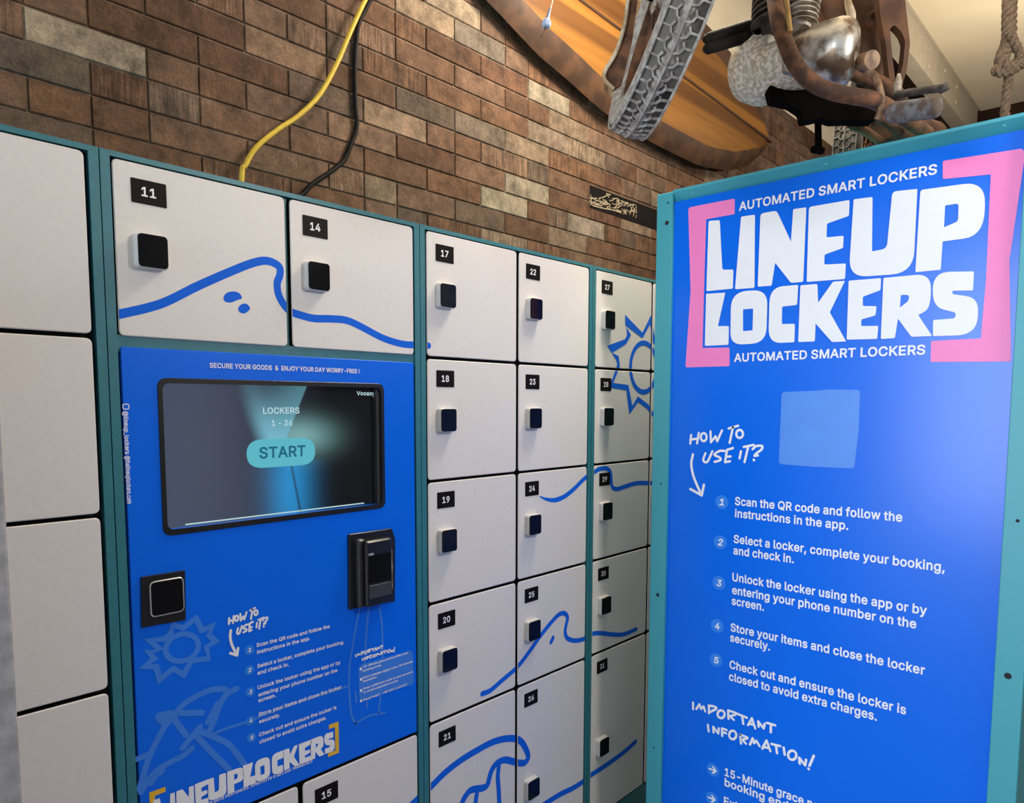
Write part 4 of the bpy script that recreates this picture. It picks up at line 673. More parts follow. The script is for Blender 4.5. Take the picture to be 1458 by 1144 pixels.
wave(Z3, [(375,538),(420,520),(490,460),(570,390),(640,300),(700,215),(760,140),(800,100),(830,92),(848,115),(840,160),(835,195),(845,228),(880,243),(920,240),(960,225),(990,205),(1040,203),(1100,210),(1160,208),(1230,180)], 0.0155)
wave(Z3, [(757,252),(768,228)], 0.0155)
wave(Z3, [(-80,1215),(20,1120),(90,1055),(170,975),(260,905),(350,850),(430,808),(500,788),(560,788),(595,808),(620,850),(630,890),(612,920),(580,922),(550,915),(500,905),(455,925),(425,970),(405,1040),(380,1060),(320,1070),(290,1095),(262,1150),(250,1230)], 0.0205)
wave(Z3, [(468,930),(462,1000),(466,1060),(470,1144),(472,1230)], 0.0175)
wave(Z3, [(345,1095),(338,1144),(330,1210)], 0.0175)
wave(Z3, [(690,1170),(800,1100),(880,1060),(945,1018),(980,988),(1060,935),(1150,870),(1225,805)], 0.0195)
wave(Z3, [(1200,1180),(1275,1120),(1340,1060)], 0.018)
star = [Zs(p) for p in [(1325,575),(1280,662),(1183,575),(1205,660),(1185,697),(1095,740),(1140,790),(1146,832),(1105,942),(1195,955),(1215,1082),(1255,1020),(1310,1062),(1342,1112),(1362,1010),(1440,1000),(1420,900),(1490,840),(1415,760),(1435,640),(1345,690)]]
WAVES.append(ribbon_polys(star, 0.0175, closed=True, smooth=False))
sc = Zs((1284, 842)); sc = (sc[0]+0.005, sc[1])
WAVES.append(ribbon_polys([(sc[0]+0.086*math.cos(k*math.pi/12), sc[1]+0.087*math.sin(k*math.pi/12)) for k in range(24)], 0.0175, closed=True, smooth=False))

GAP_Z = [(1.950, 1.640), (1.632, 1.3225), (1.315, 1.0), (0.992, 0.676), (0.668, 0.085)]
def make_door(cab, x0, x1, z1, z0, number=None, lock=True, lock_dz=0.1555):
    b = NB(); slab(b, FRONT, rect(x0, x1, z0, z1, 0.011), -0.018, 0.0, 0.0018)
    door = obj('door', b, (M['door'], M['door_core']), cab, True)
    for p in door.data.polygons:                              # compact laminate: the cut edges show a black core
        p.material_index = 0 if p.normal.y < -0.3 else 1
    for wi, stroke in enumerate(WAVES):
        runs = [[]]                                          # one object per unbroken piece of line on this door
        for p in stroke:
            q = clip_rect(p, x0+0.001, x1-0.001, z0+0.001, z1-0.001)
            if q: runs[-1].append(q)
            elif runs[-1]: runs.append([])
        for polys in runs:
            if polys:
                b = NB(); polys_to(b, FRONT, polys, 0.0003+0.00004*wi); obj('wave_drawing', b, M['wave'], door)
    if number:
        b = NB(); slab(b, FRONT, rect(x0+0.030, x0+0.092, z1-0.070, z1-0.027, 0.002, 3), 0.0, 0.0009); pl = obj('number_plate', b, M['plate'], door)
        b = NB(); n = len(number); wd = 0.0255
        text_on(b, FRONT, number, x0+0.0475, z1-0.0565, wd, 0.0168, d=0.0013, bold=0.03); obj('number', b, M['white_print'], door)
    if lock:
        c = Vector((x0+0.058, 0.0, z1-lock_dz)); share('lock_body', LOCK_BODY, door, c); share('lock_face', LOCK_FACE, door, c)
    return door
def cabinet(xl, xr, label):
    cab = thing('locker_cabinet', label, 'locker cabinet', ((xl+xr)/2, 0.2, 0.0), 'smart locker cabinets along the brick wall')
    b = NB()
    box(b, xl, xr, 0.03, 0.40, 0.0, 1.962)                                   # carcass
    box(b, xl, xl+0.016, -0.0005, 0.03, 0.0, 1.962); box(b, xr-0.016, xr, -0.0005, 0.03, 0.0, 1.962)   # side posts
    box(b, xl+0.016, xr-0.016, -0.0005, 0.03, 1.9525, 1.962)                    # top rail
    box(b, xl+0.016, xr-0.016, 0.0, 0.03, 0.0, 0.08)                            # plinth
    obj('carcass', b, M['teal'], cab)
    b = NB(); box(b, xl+0.016, xr-0.016, 0.0195, 0.029, 0.082, 1.952); obj('gap_shade_sheet', b, M['gap'], cab)  # black sheet stands in for the shade behind the door gaps
    return cab
cA = cabinet(-1.469, -0.7475, 'white locker cabinet beside the grey concrete pillar, doors without visible numbers')
for z1, z0 in GAP_Z:
    make_door(cA, -1.445, -1.112, z1, z0, None, False); make_door(cA, -1.104, -0.7705, z1, z0, None, False)
cB = cabinet(-0.7455, -0.0235, 'locker cabinet with the blue touchscreen panel below doors 11 and 14')
make_door(cB, -0.726, -0.391, 1.950, 1.640, '11'); make_door(cB, -0.379, -0.0435, 1.950, 1.640, '14')
make_door(cB, -0.726, -0.391, 0.661, 0.37, None, False); make_door(cB, -0.379, -0.0435, 0.661, 0.37, '15', True)
make_door(cB, -0.726, -0.391, 0.362, 0.085, None, False); make_door(cB, -0.379, -0.0435, 0.362, 0.085, None, False)
b = NB(); box(b, -0.7295, -0.0395, 0.004, 0.03, 1.612, 1.642); box(b, -0.389, -0.381, 0.010, 0.03, 1.642, 1.952); obj('middle_rail', b, M['teal'], cB)
cC = cabinet(-0.0215, 0.700, 'white locker cabinet with ten doors numbered 17 to 26')
cD = cabinet(0.702, 1.424, 'white locker cabinet with the blue sun drawing, partly behind the tall blue sign')
for cab, xs, n0 in ((cC, ((0.0, 0.3366), (0.3462, 0.6804)), 17), (cD, ((0.7195, 1.0565), (1.0655, 1.4015)), 27)):
    for ci, (x0, x1) in enumerate(xs):
        for ri, (z1, z0) in enumerate(GAP_Z):
            make_door(cab, x0, x1, z1, z0, str(n0+ci*5+ri), True, 0.331 if ri == 4 else 0.1555)

# ---- blue touchscreen panel on cabinet B
b = NB(); slab(b, FRONT, rect(-0.7245, -0.0445, 0.669, 1.6205, 0.005), -0.018, 0.0, 0.0012, holes=[rect(-0.655, -0.142, 1.277, 1.5575, 0.016)])
panel = obj('control_panel', b, M['panel_blue'], cB, True)
# touchscreen
b = NB(); slab(b, FRONT, rect(-0.6635, -0.1385, 1.266, 1.5665, 0.019), 0.0, 0.0022, 0.0008, holes=[rect(-0.655, -0.148, 1.2775, 1.5565, 0.014)])
bez = obj('screen_bezel', b, M['black'], cB, True)
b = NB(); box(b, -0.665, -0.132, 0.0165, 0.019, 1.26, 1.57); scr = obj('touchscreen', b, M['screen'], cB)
b = NB(); slab(b, Face('front', 0.0165), rect(-0.1575, -0.1425, 1.276, 1.558, 0.002), 0.0, 0.012); obj('screen_edge', b, M['dark_grey'], bez)
DISP = Face('front', 0.0165)
Zd = zoomer(DISP, 290, 510, 5.4)
def lcl(zm, pl, pr, top=None):
    return zm(pl), zm(pr)
b = NB()
p1, p2 = Zd((330, 730)), Zd((855, 730)); zt, zb = Zd((600, 620))[1], Zd((600, 835))[1]
slab(b, DISP, rect(p1[0], p2[0], zb, zt, (zt-zb)*0.62, 9), 0.0, 0.0012); btn = obj('start_button', b, M['button'], scr)
def dtext(s, pl, pr, cap, m, bold=0.02, d=0.001):
    b = NB(); a, c = Zd(pl), Zd(pr); text_on(b, DISP, s, a[0], (a[1]+c[1])/2, c[0]-a[0], cap, d=d, bold=bold); obj('screen_lettering', b, m, scr)
dtext('START', (425, 772), (780, 757), 0.0245, M['button_text'], 0.02, 0.0020)
dtext('LOCKERS', (455, 430), (735, 427), 0.0135, M['screen_text'], 0.03)
dtext('1 - 36', (522, 523), (680, 520), 0.0125, M['screen_text'], 0.03)
dtext('Vooaxy', (1175, 285), (1315, 290), 0.0095, M['screen_text'], 0.02)
b = NB(); a, c = zoomer(DISP, 150, 480, 3.102)((355, 828)), zoomer(DISP, 150, 480, 3.102)((1140, 735))
text_on(b, DISP, 'Select your language and touch the button above to start, then follow the instructions on the screen', a[0], (a[1]+c[1])/2-0.001, c[0]-a[0], 0.0035, d=0.001, bold=0.03) if False else polys_to(b, DISP, ribbon_polys([(a[0], (a[1]+c[1])/2), (c[0], (a[1]+c[1])/2)], 0.0028, smooth=False), 0.001)
obj('screen_footer_line', b, M['screen_text'], scr)
# printed lettering and drawings of the panel (sub-parts of the panel)
def ptext(s, pl, pr, cap_px, bold=0.018, m='white_print', ref=None, slant=0.0):
    b = NB(); line_px(b, FRONT, s, pl, pr, cap_px, bold=bold, ref=ref, slant=slant, d=0.0009); return obj('printed_text', b, M[m], panel)
def zp(x0, y0, k): return lambda p: (x0+p[0]/k, y0+p[1]/k)
za = zp(290, 510, 5.4); zb_ = zp(310, 840, 7.626); zc = zp(150, 780, 3.102); zd4 = zp(190, 960, 4.703); ze = zp(490, 890, 8.17)
ptext('SECURE YOUR GOODS  &  ENJOY YOUR DAY WORRY-FREE !', za((45, 80)), za((1197, 115)), 7.2)
for s, a, c in [('Scan the QR code and follow the', zb_((420,620)), zb_((1215,420))), ('instructions in the app.', zb_((425,695)), zb_((1000,550))),
                ('Select a locker, complete your booking,', zb_((428,845)), zb_((1368,592))), ('and check in.', zb_((430,922)), zb_((768,832))),
                ('Unlock the locker using the app or by', zc((672,618)), zc((1038,522))), ('entering your phone number on the', zc((675,652)), zc((1024,556))), ('screen.', zc((675,684)), zc((752,660))),
                ('Store your items and close the locker', zc((676,744)), zc((1042,625))), ('securely.', zc((678,776)), zc((770,748))),
                ('Check out and ensure the locker is', zc((678,834)), zc((1020,714))), ('closed to avoid extra charges.', zc((680,866)), zc((975,760)))]:
    ptext(s, a, c, 5.6)
for n, q in zip('12345', [zb_((343,655)), zb_((343,875)), zb_((350,1112)), zc((640,765)), zc((645,840))]):
    s0, t0 = FRONT.st(*q); b = NB(); flat(b, FRONT, [(s0+0.0105*math.cos(k*math.pi/10), t0+0.0105*math.sin(k*math.pi/10)) for k in range(20)], 0.0006); obj('step_dot', b, M['disc_blue'], panel)
    b = NB(); text_on(b, FRONT, n, s0-0.0035, t0-0.0042, 0.007, 0.0088, bold=0.02, slant=0.2, d=0.0011); obj('step_number', b, M['white_print'], panel)
def zimg(fn): return lambda p: FRONT.st(*fn(p))
def szoom(x0, y0, k): return zoomer(SIGN, x0, y0, k)
zh, zi = szoom(970, 590, 8.8), szoom(970, 990, 6.943)
fH = affine3([zh((115,370)), zh((912,575)), zh((258,1018))], [FRONT.st(*zb_((120,372))), FRONT.st(*zb_((497,400))), FRONT.st(*zb_((208,712)))])
for part in (HOWTO[:9], HOWTO[9:]):
    b = NB(); strokes(b, FRONT, part, lambda p: fH(zh(p)), 0.0043); obj('hand_lettering', b, M['white_print'], panel)
b = NB(); strokes(b, FRONT, ARROW, lambda p: fH(zh(p)), 0.0056); obj('printed_arrow', b, M['white_print'], panel)
fI = affine3([zi((118,140)), zi((1260,730)), zi((270,360))], [FRONT.st(*ze((135,372))), FRONT.st(*ze((578,315))), FRONT.st(*ze((213,416)))])
for part in (IMPORTANT[:19], IMPORTANT[19:30], IMPORTANT[30:-2], IMPORTANT[-2:]):
    b = NB(); strokes(b, FRONT, part, lambda p: fI(zi(p)), 0.0030); obj('hand_lettering', b, M['white_print'], panel)
fz = zimg(ze)
b = NB(); flat(b, FRONT, [fz(p) for p in rounded([(165,475),(795,292),(812,690),(175,890)], 45)], 0.0005); obj('information_patch', b, M['pale_blue'], panel)
for s, a, c in [('15-Minute grace period after your', (218,498), (742,338)), ('booking ends.', (215,548), (432,480)), ('Extra charges apply every 30 minutes', (218,625), (797,440)), ('thereafter.', (215,672), (385,615)),
                ('Keep sufficient credit in your account', (220,752), (797,560)), ('to avoid suspended access.', (222,800), (630,655)), ('Need help?   +00 212 110 017', (222,885), (730,705))]:
    ptext(s, ze(a), ze(c), 3.0, bold=0.02)
for q in [(192,515), (195,635), (195,765), (195,885)]:
    s0, t0 = fz(q); b = NB(); flat(b, FRONT, [(s0+0.0035*math.cos(k*math.pi/6), t0+0.0035*math.sin(k*math.pi/6)) for k in range(12)], 0.001); obj('bullet', b, M['white_print'], panel)
b = NB(); s0, t0 = FRONT.st(180.2, 586); s1, t1 = FRONT.st(187.5, 717)
text_on(b, FRONT, '@lineup_lockers', s0-0.006, t0, (t0-t1)*0.46, 0.0085, d=0.0009, bold=0.012, ang=-math.pi/2)
text_on(b, FRONT, '@thelineuplockers.com', s0-0.006, t0-(t0-t1)*0.48, (t0-t1)*0.52, 0.0085, d=0.0009, bold=0.012, ang=-math.pi/2)
polys_to(b, FRONT, ribbon_polys(rect(s0-0.006, s0+0.004, t0+0.004, t0+0.013, 0.003), 0.0016, closed=True, smooth=False), 0.0009)
obj('printed_text', b, M['white_print'], panel)
# pale line drawings
f3 = zimg(zc); f4 = zimg(zd4)
b = NB(); polys_to(b, FRONT, ribbon_polys([f3(p) for p in [(290,378),(297,342),(345,355),(400,312),(425,365),(475,347),(455,385),(487,415),(445,440),(457,490),(380,500),(345,562),(300,535),(240,582),(225,527),(173,525),(217,490),(190,460),(240,450),(195,410),(258,405)]], 0.0105, closed=True, smooth=False)+
         ribbon_polys([f3(p) for p in ell(338, 442, 74, 58, 20, -0.35)], 0.0105, closed=True), 0.0004); obj('sun_drawing', b, M['pale_blue'], panel)
b = NB(); acc = []
for pts, wd in [([(270,272),(340,200),(430,145),(520,108),(600,100),(632,122)], .012), ([(690,100),(620,138),(575,215),(545,300),(512,372)], .013), ([(560,200),(520,280),(495,325)], .012), ([(320,262),(390,262),(460,260)], .012),
                ([(170,282),(240,268),(275,290)], .014), ([(178,290),(225,325)], .018), ([(225,320),(130,500),(90,600),(40,770)], .012), ([(265,290),(320,370),(352,410)], .012), ([(330,495),(390,420),(445,355)], .013),
                ([(420,415),(530,530),(640,640)], .012), ([(440,380),(620,460),(680,520),(745,610)], .012), ([(520,405),(640,360),(760,320),(1050,210),(1430,85)], .006),
                ([(20,572),(100,540)], .011), ([(50,790),(140,660),(250,590),(330,550),(390,500)], .012), ([(120,730),(150,680),(190,655)], .012)]:
    acc += ribbon_polys([f4(p) for p in pts], wd)
polys_to(b, FRONT, acc, 0.0004); obj('umbrella_drawing', b, M['pale_blue'], panel)
f5 = zimg(zp(480, 740, 8.17)); b = NB()
for pts in [[f5((262,1040)), fz((140,0)), fz((90,300)), fz((60,500)), fz((60,800)), fz((85,1050)), fz((135,1144))], [f5((372,1000)), fz((265,0)), fz((245,280)), fz((235,470))], [f5((482,972)), fz((437,0)), fz((445,220)), fz((445,400))],
            [fz((425,810)), fz((400,1030))], [fz((130,1150)), fz((290,1060)), fz((400,1038)), fz((480,1022))], [fz((128,780)), fz((140,900))], [fz((262,900)), fz((265,960))]]:
    b = NB(); polys_to(b, FRONT, ribbon_polys(pts, 0.0055), 0.0004); obj('surfboard_drawing', b, M['pale_blue'], panel)
# wordmark along the panel's foot
ztop = f4((1310, 392))[1]; zbot = f4((1325, 520))[1]
KX = [(130,232),(236,278),(284,402),(410,500),(497,618),(625,737),(733,815),(812,912),(925,1003),(1005,1107),(1107,1190),(1186,1276),(1276,1345)]
for (nm, fn, pts, hole), (xa, xb) in zip(LET, KX):
    o = letter_st(fn, pts); h = [letter_st(fn, hole, 8)] if hole else []
    sx0, sx1 = min(p[0] for p in o), max(p[0] for p in o); sz0, sz1 = min(p[1] for p in o), max(p[1] for p in o)
    ymid = 860-(xa-130)*0.34
    ka, kb = f4((xa, ymid))[0], f4((xb, ymid-(xb-xa)*0.34))[0]
    tr = lambda p: (ka+(p[0]-sx0)/(sx1-sx0)*(kb-ka), zbot+(p[1]-sz0)/(sz1-sz0)*(ztop-zbot))
    b = NB(); flat(b, FRONT, [tr(p) for p in o], 0.0014, [[tr(p) for p in q] for q in h]); obj('wordmark_letter', b, M['white_print'], panel)
xr = f4((1374, 440))[0]; xl = f4((108, 870))[0]
for pts in ([(xr-0.026, ztop+0.018), (xr, ztop+0.018), (xr, zbot-0.010), (xr-0.030, zbot-0.010), (xr-0.030, zbot-0.001), (xr-0.010, zbot-0.001), (xr-0.010, ztop+0.008), (xr-0.026, ztop+0.008)],
            [(xl+0.030, ztop+0.018), (xl, ztop+0.018), (xl, zbot-0.010), (xl+0.030, zbot-0.010), (xl+0.030, zbot-0.001), (xl+0.010, zbot-0.001), (xl+0.010, ztop+0.008), (xl+0.030, ztop+0.008)]):
    b = NB(); flat(b, FRONT, pts, 0.0010); obj('wordmark_bracket', b, M['yellow_print'], panel)
ptext('OS SEUS PERTENCES. APROVEITE O SEU DIA TRANQUILO', zd4((490, 872)), zd4((1197, 600)), 4.2, bold=0.01)
# card terminal
b = NB(); slab(b, FRONT, rounded([FRONT.st(495,761), FRONT.st(495.6,868), FRONT.st(560.5,856), FRONT.st(561,768), FRONT.st(556,752.5)], 0.003), 0.0, 0.006, 0.001)
term = obj('card_terminal', b, M['black'], cB, True)
T35 = Face('front', -0.034)
fa, fb2 = T35.st(521, 772), T35.st(560, 856)
b = NB(); slab(b, FRONT, rect(fa[0], fb2[0], fb2[1]-0.002, fa[1], 0.008), 0.004, 0.034, 0.004); obj('terminal_body', b, M['black'], term, True)
b = NB(); slab(b, FRONT, rect(fa[0]-0.012, fa[0]+0.01, fb2[1]-0.004, fa[1]+0.004, 0.008), 0.004, 0.020, 0.004); obj('terminal_shroud', b, M['dark_grey'], term, True)
b = NB(); slab(b, T35, rect(fa[0]+0.007, fb2[0]-0.007, fb2[1]+0.055, fa[1]-0.035, 0.002), 0.0, 0.0008); obj('terminal_screen', b, M['lock_face'], term)
b = NB(); slab(b, T35, rect(fa[0]+0.007, fb2[0]-0.006, fb2[1]+0.018, fb2[1]+0.050, 0.002), 0.0, 0.0018, 0.0006); obj('terminal_reader', b, M['dark_grey'], term)
b = NB(); slab(b, T35, rect(fa[0]+0.007, fa[0]+0.021, fa[1]-0.034, fa[1]-0.029, 0.0005), 0.0, 0.0012); obj('terminal_indicator', b, M['silver'], term)
b = NB(); slab(b, T35, rect(fb2[0]-0.0045, fb2[0]-0.002, fb2[1]+0.03, fa[1]-0.03, 0.0008), 0.0, 0.0012); obj('terminal_trim', b, M['alloy'], term)
b = NB(); s0, t0 = T35.st(540, 842); lathe(b, T35.P(s0, t0, 0), (0, -1, 0), [(0, 0.0022), (0.0012, 0.002), (0.0016, 0)], 12); obj('terminal_light', b, M['silver'], term)
# code scanner
b = NB(); slab(b, FRONT, [FRONT.st(*zc(p)) for p in [(155,130),(158,352),(352,318),(348,100)]], 0.0, 0.005, 0.001); scan = obj('code_scanner', b, M['black'], cB)
S6 = Face('front', -0.005)
q = [S6.st(*zc(p)) for p in [(192,150),(192,308),(343,285),(343,130)]]
x0, x1 = q[0][0], q[3][0]; z0, z1 = (q[1][1]+q[2][1])/2, (q[0][1]+q[3][1])/2
b = NB(); slab(b, S6, rect(x0, x1, z0, z1, 0.010), 0.0, 0.003, 0.0008, holes=[rect(x0+0.002, x1-0.002, z0+0.002, z1-0.002, 0.009)]); obj('scanner_ring', b, M['silver'], scan, True)
b = NB(); slab(b, S6, rect(x0+0.0021, x1-0.0021, z0+0.0021, z1-0.0021, 0.009), 0.0, 0.0022); obj('scanner_window', b, M['lock_face'], scan, True)

# ================================================================== TALL SIGN ON THE END OF THE OTHER LOCKER BANK
sg = thing('sign_cabinet', 'tall teal framed cabinet end with the big blue instruction sign', 'sign', (XS+0.2, -0.7, 0.0))
sL, sR, sT = 0.208, 1.188, 2.155
b = NB(); box(b, XS+0.012, XS+0.40, -sR, -sL, 0.0, sT-0.004); obj('carcass', b, M['sign_teal'], sg)
b = NB(); slab(b, SIGN, rect(0.262, 1.131, 0.06, 2.122), -0.012, 0.0); sp = obj('sign_panel', b, M['sign_blue'], sg)
def flange(name, s0, s1, t0, t1, d=0.012):
    b = NB(); slab(b, SIGN, rect(s0, s1, t0, t1, 0.002, 2), -0.012, d, 0.0015); return obj(name, b, M['sign_teal'], sg, True)
fl = flange('side_flange', sL, 0.262, 0.0, sT-0.004); fr = flange('side_flange', 1.131, sR, 0.0, sT-0.004); 
b = NB(); prof = [(-0.012, 2.121), (0.012, 2.1475), (0.012, sT), (-0.012, sT)]
e0_ = [b.verts.new(SIGN.P(0.2625, z, d)) for d, z in prof]; e1_ = [b.verts.new(SIGN.P(1.1305, z, d)) for d, z in prof]
for i in range(4): b.faces.new((e0_[i], e0_[(i+1) % 4], e1_[(i+1) % 4], e1_[i]))
b.faces.new(e0_); b.faces.new(e1_[::-1]); bmesh.ops.recalc_face_normals(b, faces=b.faces); ft = obj('top_flange', b, M['sign_teal'], sg)
fbm = flange('bottom_flange', 0.263, 1.130, 0.0, 0.062)
HOL = Face('side', XS-0.012)
def disc(par, fx, u, v, r, name='bolt_hole', m='hole', dd=0.0007, h=None):
    s0, t0 = fx.st(u, v); b = NB()
    lathe(b, fx.P(s0, t0, 0), (-1, 0, 0), [(0, r), (dd, r*0.92), (dd, 0)] if h is None else [(0, r), (h*0.6, r*0.95), (h, r*0.5), (h, 0)], 18); obj(name, b, M[m], par, True)
for u, v, r in [(949.5,317.5,0.0068),(951,289,0.003),(941,689,0.0030),(936.5,847.5,0.0060),(930.8,1065,0.0030)]: disc(fl, HOL, u, v, r)
for u, v, r in [(1449,742,0.0040),(1435,963,0.0075)]: disc(fr, HOL, u, v, r)
HT = Face('side', XS-0.001)
for u, v in [(986,274),(1176,233),(1430,178)]: disc(ft, HT, u, v, 0.0048, 'screw', 'steel_screw', h=0.004)
# printing on the sign
def stext(s, pl, pr, cap_px, bold=0.022, ref=None, par=sp):
    b = NB(); line_px(b, SIGN, s, pl, pr, cap_px, bold=bold, ref=ref); return obj('printed_text', b, M['white_print'], par)
a = lambda x0, y0, k: (lambda p: (x0+p[0]/k, y0+p[1]/k))
A1, B1, C1, D1 = a(990,250,6.339), a(1190,240,6.339), a(990,380,6.339), a(1190,370,6.339); Y5, Y6 = a(920,540,2.71), a(920,834,2.71)
stext('AUTOMATED SMART LOCKERS', A1((395,306)), B1((912,68)), 12.4, 0.026); stext('AUTOMATED SMART LOCKERS', C1((350,850)), D1((806,868)), 12.0, 0.026)
for nm, fn, pts, hole in LET:
    b = NB(); flat(b, SIGN, letter_st(fn, pts), 0.0012, [letter_st(fn, hole, 8)] if hole else []); obj('wordmark_letter', b, M['white_print'], sp)
Z4 = a(920, 160, 2.71)
for pts, rr in (([(163,368),(342,333),(342,393),(232,413),(224,680),(218,910),(322,908),(322,980),(152,985),(172,690)], [12,8,6,4,0,4,6,6,8,0]), ([(1145,188),(1452,140),(1463,160),(1402,570),(1408,962),(1098,964),(1100,883),(1292,873),(1312,640),(1330,240),(1145,258)], [8,8,8,0,10,6,6,4,0,4,6])):
    b = NB(); flat(b, SIGN, [SIGN.st(*Z4(p)) for p in rounded(pts, rr)], 0.0008); obj('wordmark_bracket', b, M['pink'], sp)
rows = [('Scan the QR code and follow the', Y5((343,482)), Y5((988,557))), ('instructions in the app.', Y5((343,529)), Y5((780,588))), ('Select a locker, complete your booking,', Y5((338,627)), Y5((1152,752))), ('and check in.', Y5((337,675)), Y5((570,713))),
        ('Unlock the locker using the app or by', Y5((333,774)), Y6((1083,122))), ('entering your phone number on the', Y6((332,27)), Y6((1042,174))), ('screen.', Y6((330,75)), Y6((455,98))),
        ('Store your items and close the locker', Y6((326,170)), Y6((1075,354))), ('securely.', Y6((324,216)), Y6((478,252))), ('Check out and ensure the locker is', Y6((322,312)), Y6((1002,508))), ('closed to avoid extra charges.', Y6((320,359)), Y6((890,531)))]
for s, p, q in rows: stext(s, p, q, 11.8)
stext('15-Minute grace period after your', Y6((303,734)), Y6((608,838)), 11.6, ref='15-Minute grace'); stext('booking ends.', Y6((303,773)), Y6((548,858)), 11.6, ref='booking end')
stext('Extra charges apply every', Y6((300,845)), Y6((600,960)), 11.6, ref='Extra charges a')
for n, q in zip('12345', [Y5((292,475)), Y5((286,630)), Y5((281,787)), Y6((274,156)), Y6((270,288))]):
    s0, t0 = SIGN.st(*q); b = NB(); flat(b, SIGN, [(s0+0.0205*math.cos(k*math.pi/12), t0+0.0205*math.sin(k*math.pi/12)) for k in range(24)], 0.0005); obj('step_dot', b, M['disc_blue'], sp)
    b = NB(); text_on(b, SIGN, n, s0-0.0075, t0-0.0100, 0.0145, 0.0200, slant=0.15); obj('step_number', b, M['white_print'], sp)
for q in (Y6((258,712)), Y6((254,823))):
    s0, t0 = SIGN.st(*q); b = NB(); flat(b, SIGN, [(s0+0.0205*math.cos(k*math.pi/12), t0+0.0205*math.sin(k*math.pi/12)) for k in range(24)], 0.0005); obj('step_dot', b, M['disc_blue'], sp)
    b = NB(); polys_to(b, SIGN, ribbon_polys([(s0-0.0115, t0), (s0+0.010, t0)], 0.0050, smooth=False)+ribbon_polys([(s0, t0+0.010), (s0+0.010, t0)], 0.0050, smooth=False)+ribbon_polys([(s0, t0-0.010), (s0+0.010, t0)], 0.0050, smooth=False), 0.0009); obj('arrow_bullet', b, M['white_print'], sp)
for part in (HOWTO[:9], HOWTO[9:]):
    b = NB(); strokes(b, SIGN, part, zh, 0.0068); obj('hand_lettering', b, M['white_print'], sp)
b = NB(); strokes(b, SIGN, ARROW, zh, 0.0078); obj('printed_arrow', b, M['white_print'], sp)
for part in (IMPORTANT[:19], IMPORTANT[19:30], IMPORTANT[30:-2], IMPORTANT[-2:]):
    b = NB(); strokes(b, SIGN, part, zi, 0.0070); obj('hand_lettering', b, M['white_print'], sp)
b = NB(); flat(b, SIGN, [SIGN.st(*Y5(p)) for p in rounded([(523,50),(660,45),(700,40),(826,42),(820,200),(803,345),(640,338),(512,328)], 14)], 0.0005); obj('light_blue_patch', b, M['patch_blue'], sp)

# ================================================================== CABLES
def wallpts(pts, y): return [on_y(u, v, y) for u, v in pts]
yp = wallpts([(556,-70),(520,0),(497,50),(480,90),(455,135),(425,165),(395,185),(365,210),(350,235),(344,258)], WY-0.030)
yp = [Vector((yp[0].x+0.05, WY-0.030, 3.5))]+yp+[Vector((yp[-1].x-0.01, WY-0.030, 1.80)), Vector((yp[-1].x-0.01, WY-0.030, 1.4))]
b = NB(); tube(b, yp, 0.0066, 10); single('power_cable', b, M['yellow_cable'], 'yellow cable running down the brick wall behind the lockers', 'cable', True)
kp = wallpts([(545,-45),(527,0),(512,30),(507,60),(505,100),(506,150),(508,180),(500,205),(490,228),(470,245),(445,262),(431,277)], WY-0.0105)
kp = [Vector((kp[0].x+0.04, WY-0.0105, 3.5))]+kp+[Vector((kp[-1].x-0.06, WY-0.0105, kp[-1].z-0.055)), Vector((kp[-1].x-0.09, WY-0.0105, 1.75)), Vector((kp[-1].x-0.09, WY-0.0105, 1.4))]
b = NB(); tube(b, kp, 0.0068, 10); single('power_cable', b, M['black_cable'], 'black cable running down the brick wall right of the yellow cable', 'cable', True)

# ================================================================== BLACK PLAQUE IN THE BRICKWORK
p0 = on_y(839, 264, WY); p1_ = on_y(837, 297, WY); p2_ = on_y(941, 318, WY)
PF = Face('front', WY-0.004)
b = NB(); slab(b, Face('front', WY), rect(p0.x, p0.x+0.62, p1_.z+0.004, p0.z, 0.002), -0.004, 0.004, 0.001)
pq = thing('wall_plaque', 'small black plaque with pale scribbled marks on the brick wall left of the blue sign', 'plaque', (p0.x+0.25, WY, p1_.z))
obj('backing', b, M['plaque'], pq)
rp = random.Random(5); b = NB(); zl, zh2 = p1_.z+0.010, p0.z-0.02
zpq = zoomer(PF, 820, 250, 8.1)
marks = [[(170,225),(175,290),(172,340)],[(190,345),(300,375),(430,400),(520,430)],[(215,330),(300,350)],[(300,260),(360,230),(380,250)],[(350,210),(400,225)],[(420,270),(470,265),(500,285)],[(520,290),(560,310),(600,315)],[(230,290),(290,300),(330,320)],[(620,330),(640,390),(620,450)],[(650,340),(670,400),(660,470)],[(690,370),(700,430)],[(560,390),(580,450)]]
acc = []
for mk in marks: acc += ribbon_polys([zpq(p) for p in mk], 0.0042)
for k in range(80):
    x = 170+rp.random()*520; y = 150+x*0.17+60+rp.random()*150
    if y > 320+(x-170)*0.33: continue
    acc += ribbon_polys([zpq((x+rp.uniform(-28, 28), y+rp.uniform(-18, 18))) for _ in range(3)], 0.0030)
polys_to(b, PF, acc, 0.0006); obj('scribbled_marks', b, M['gold_mark'], pq)

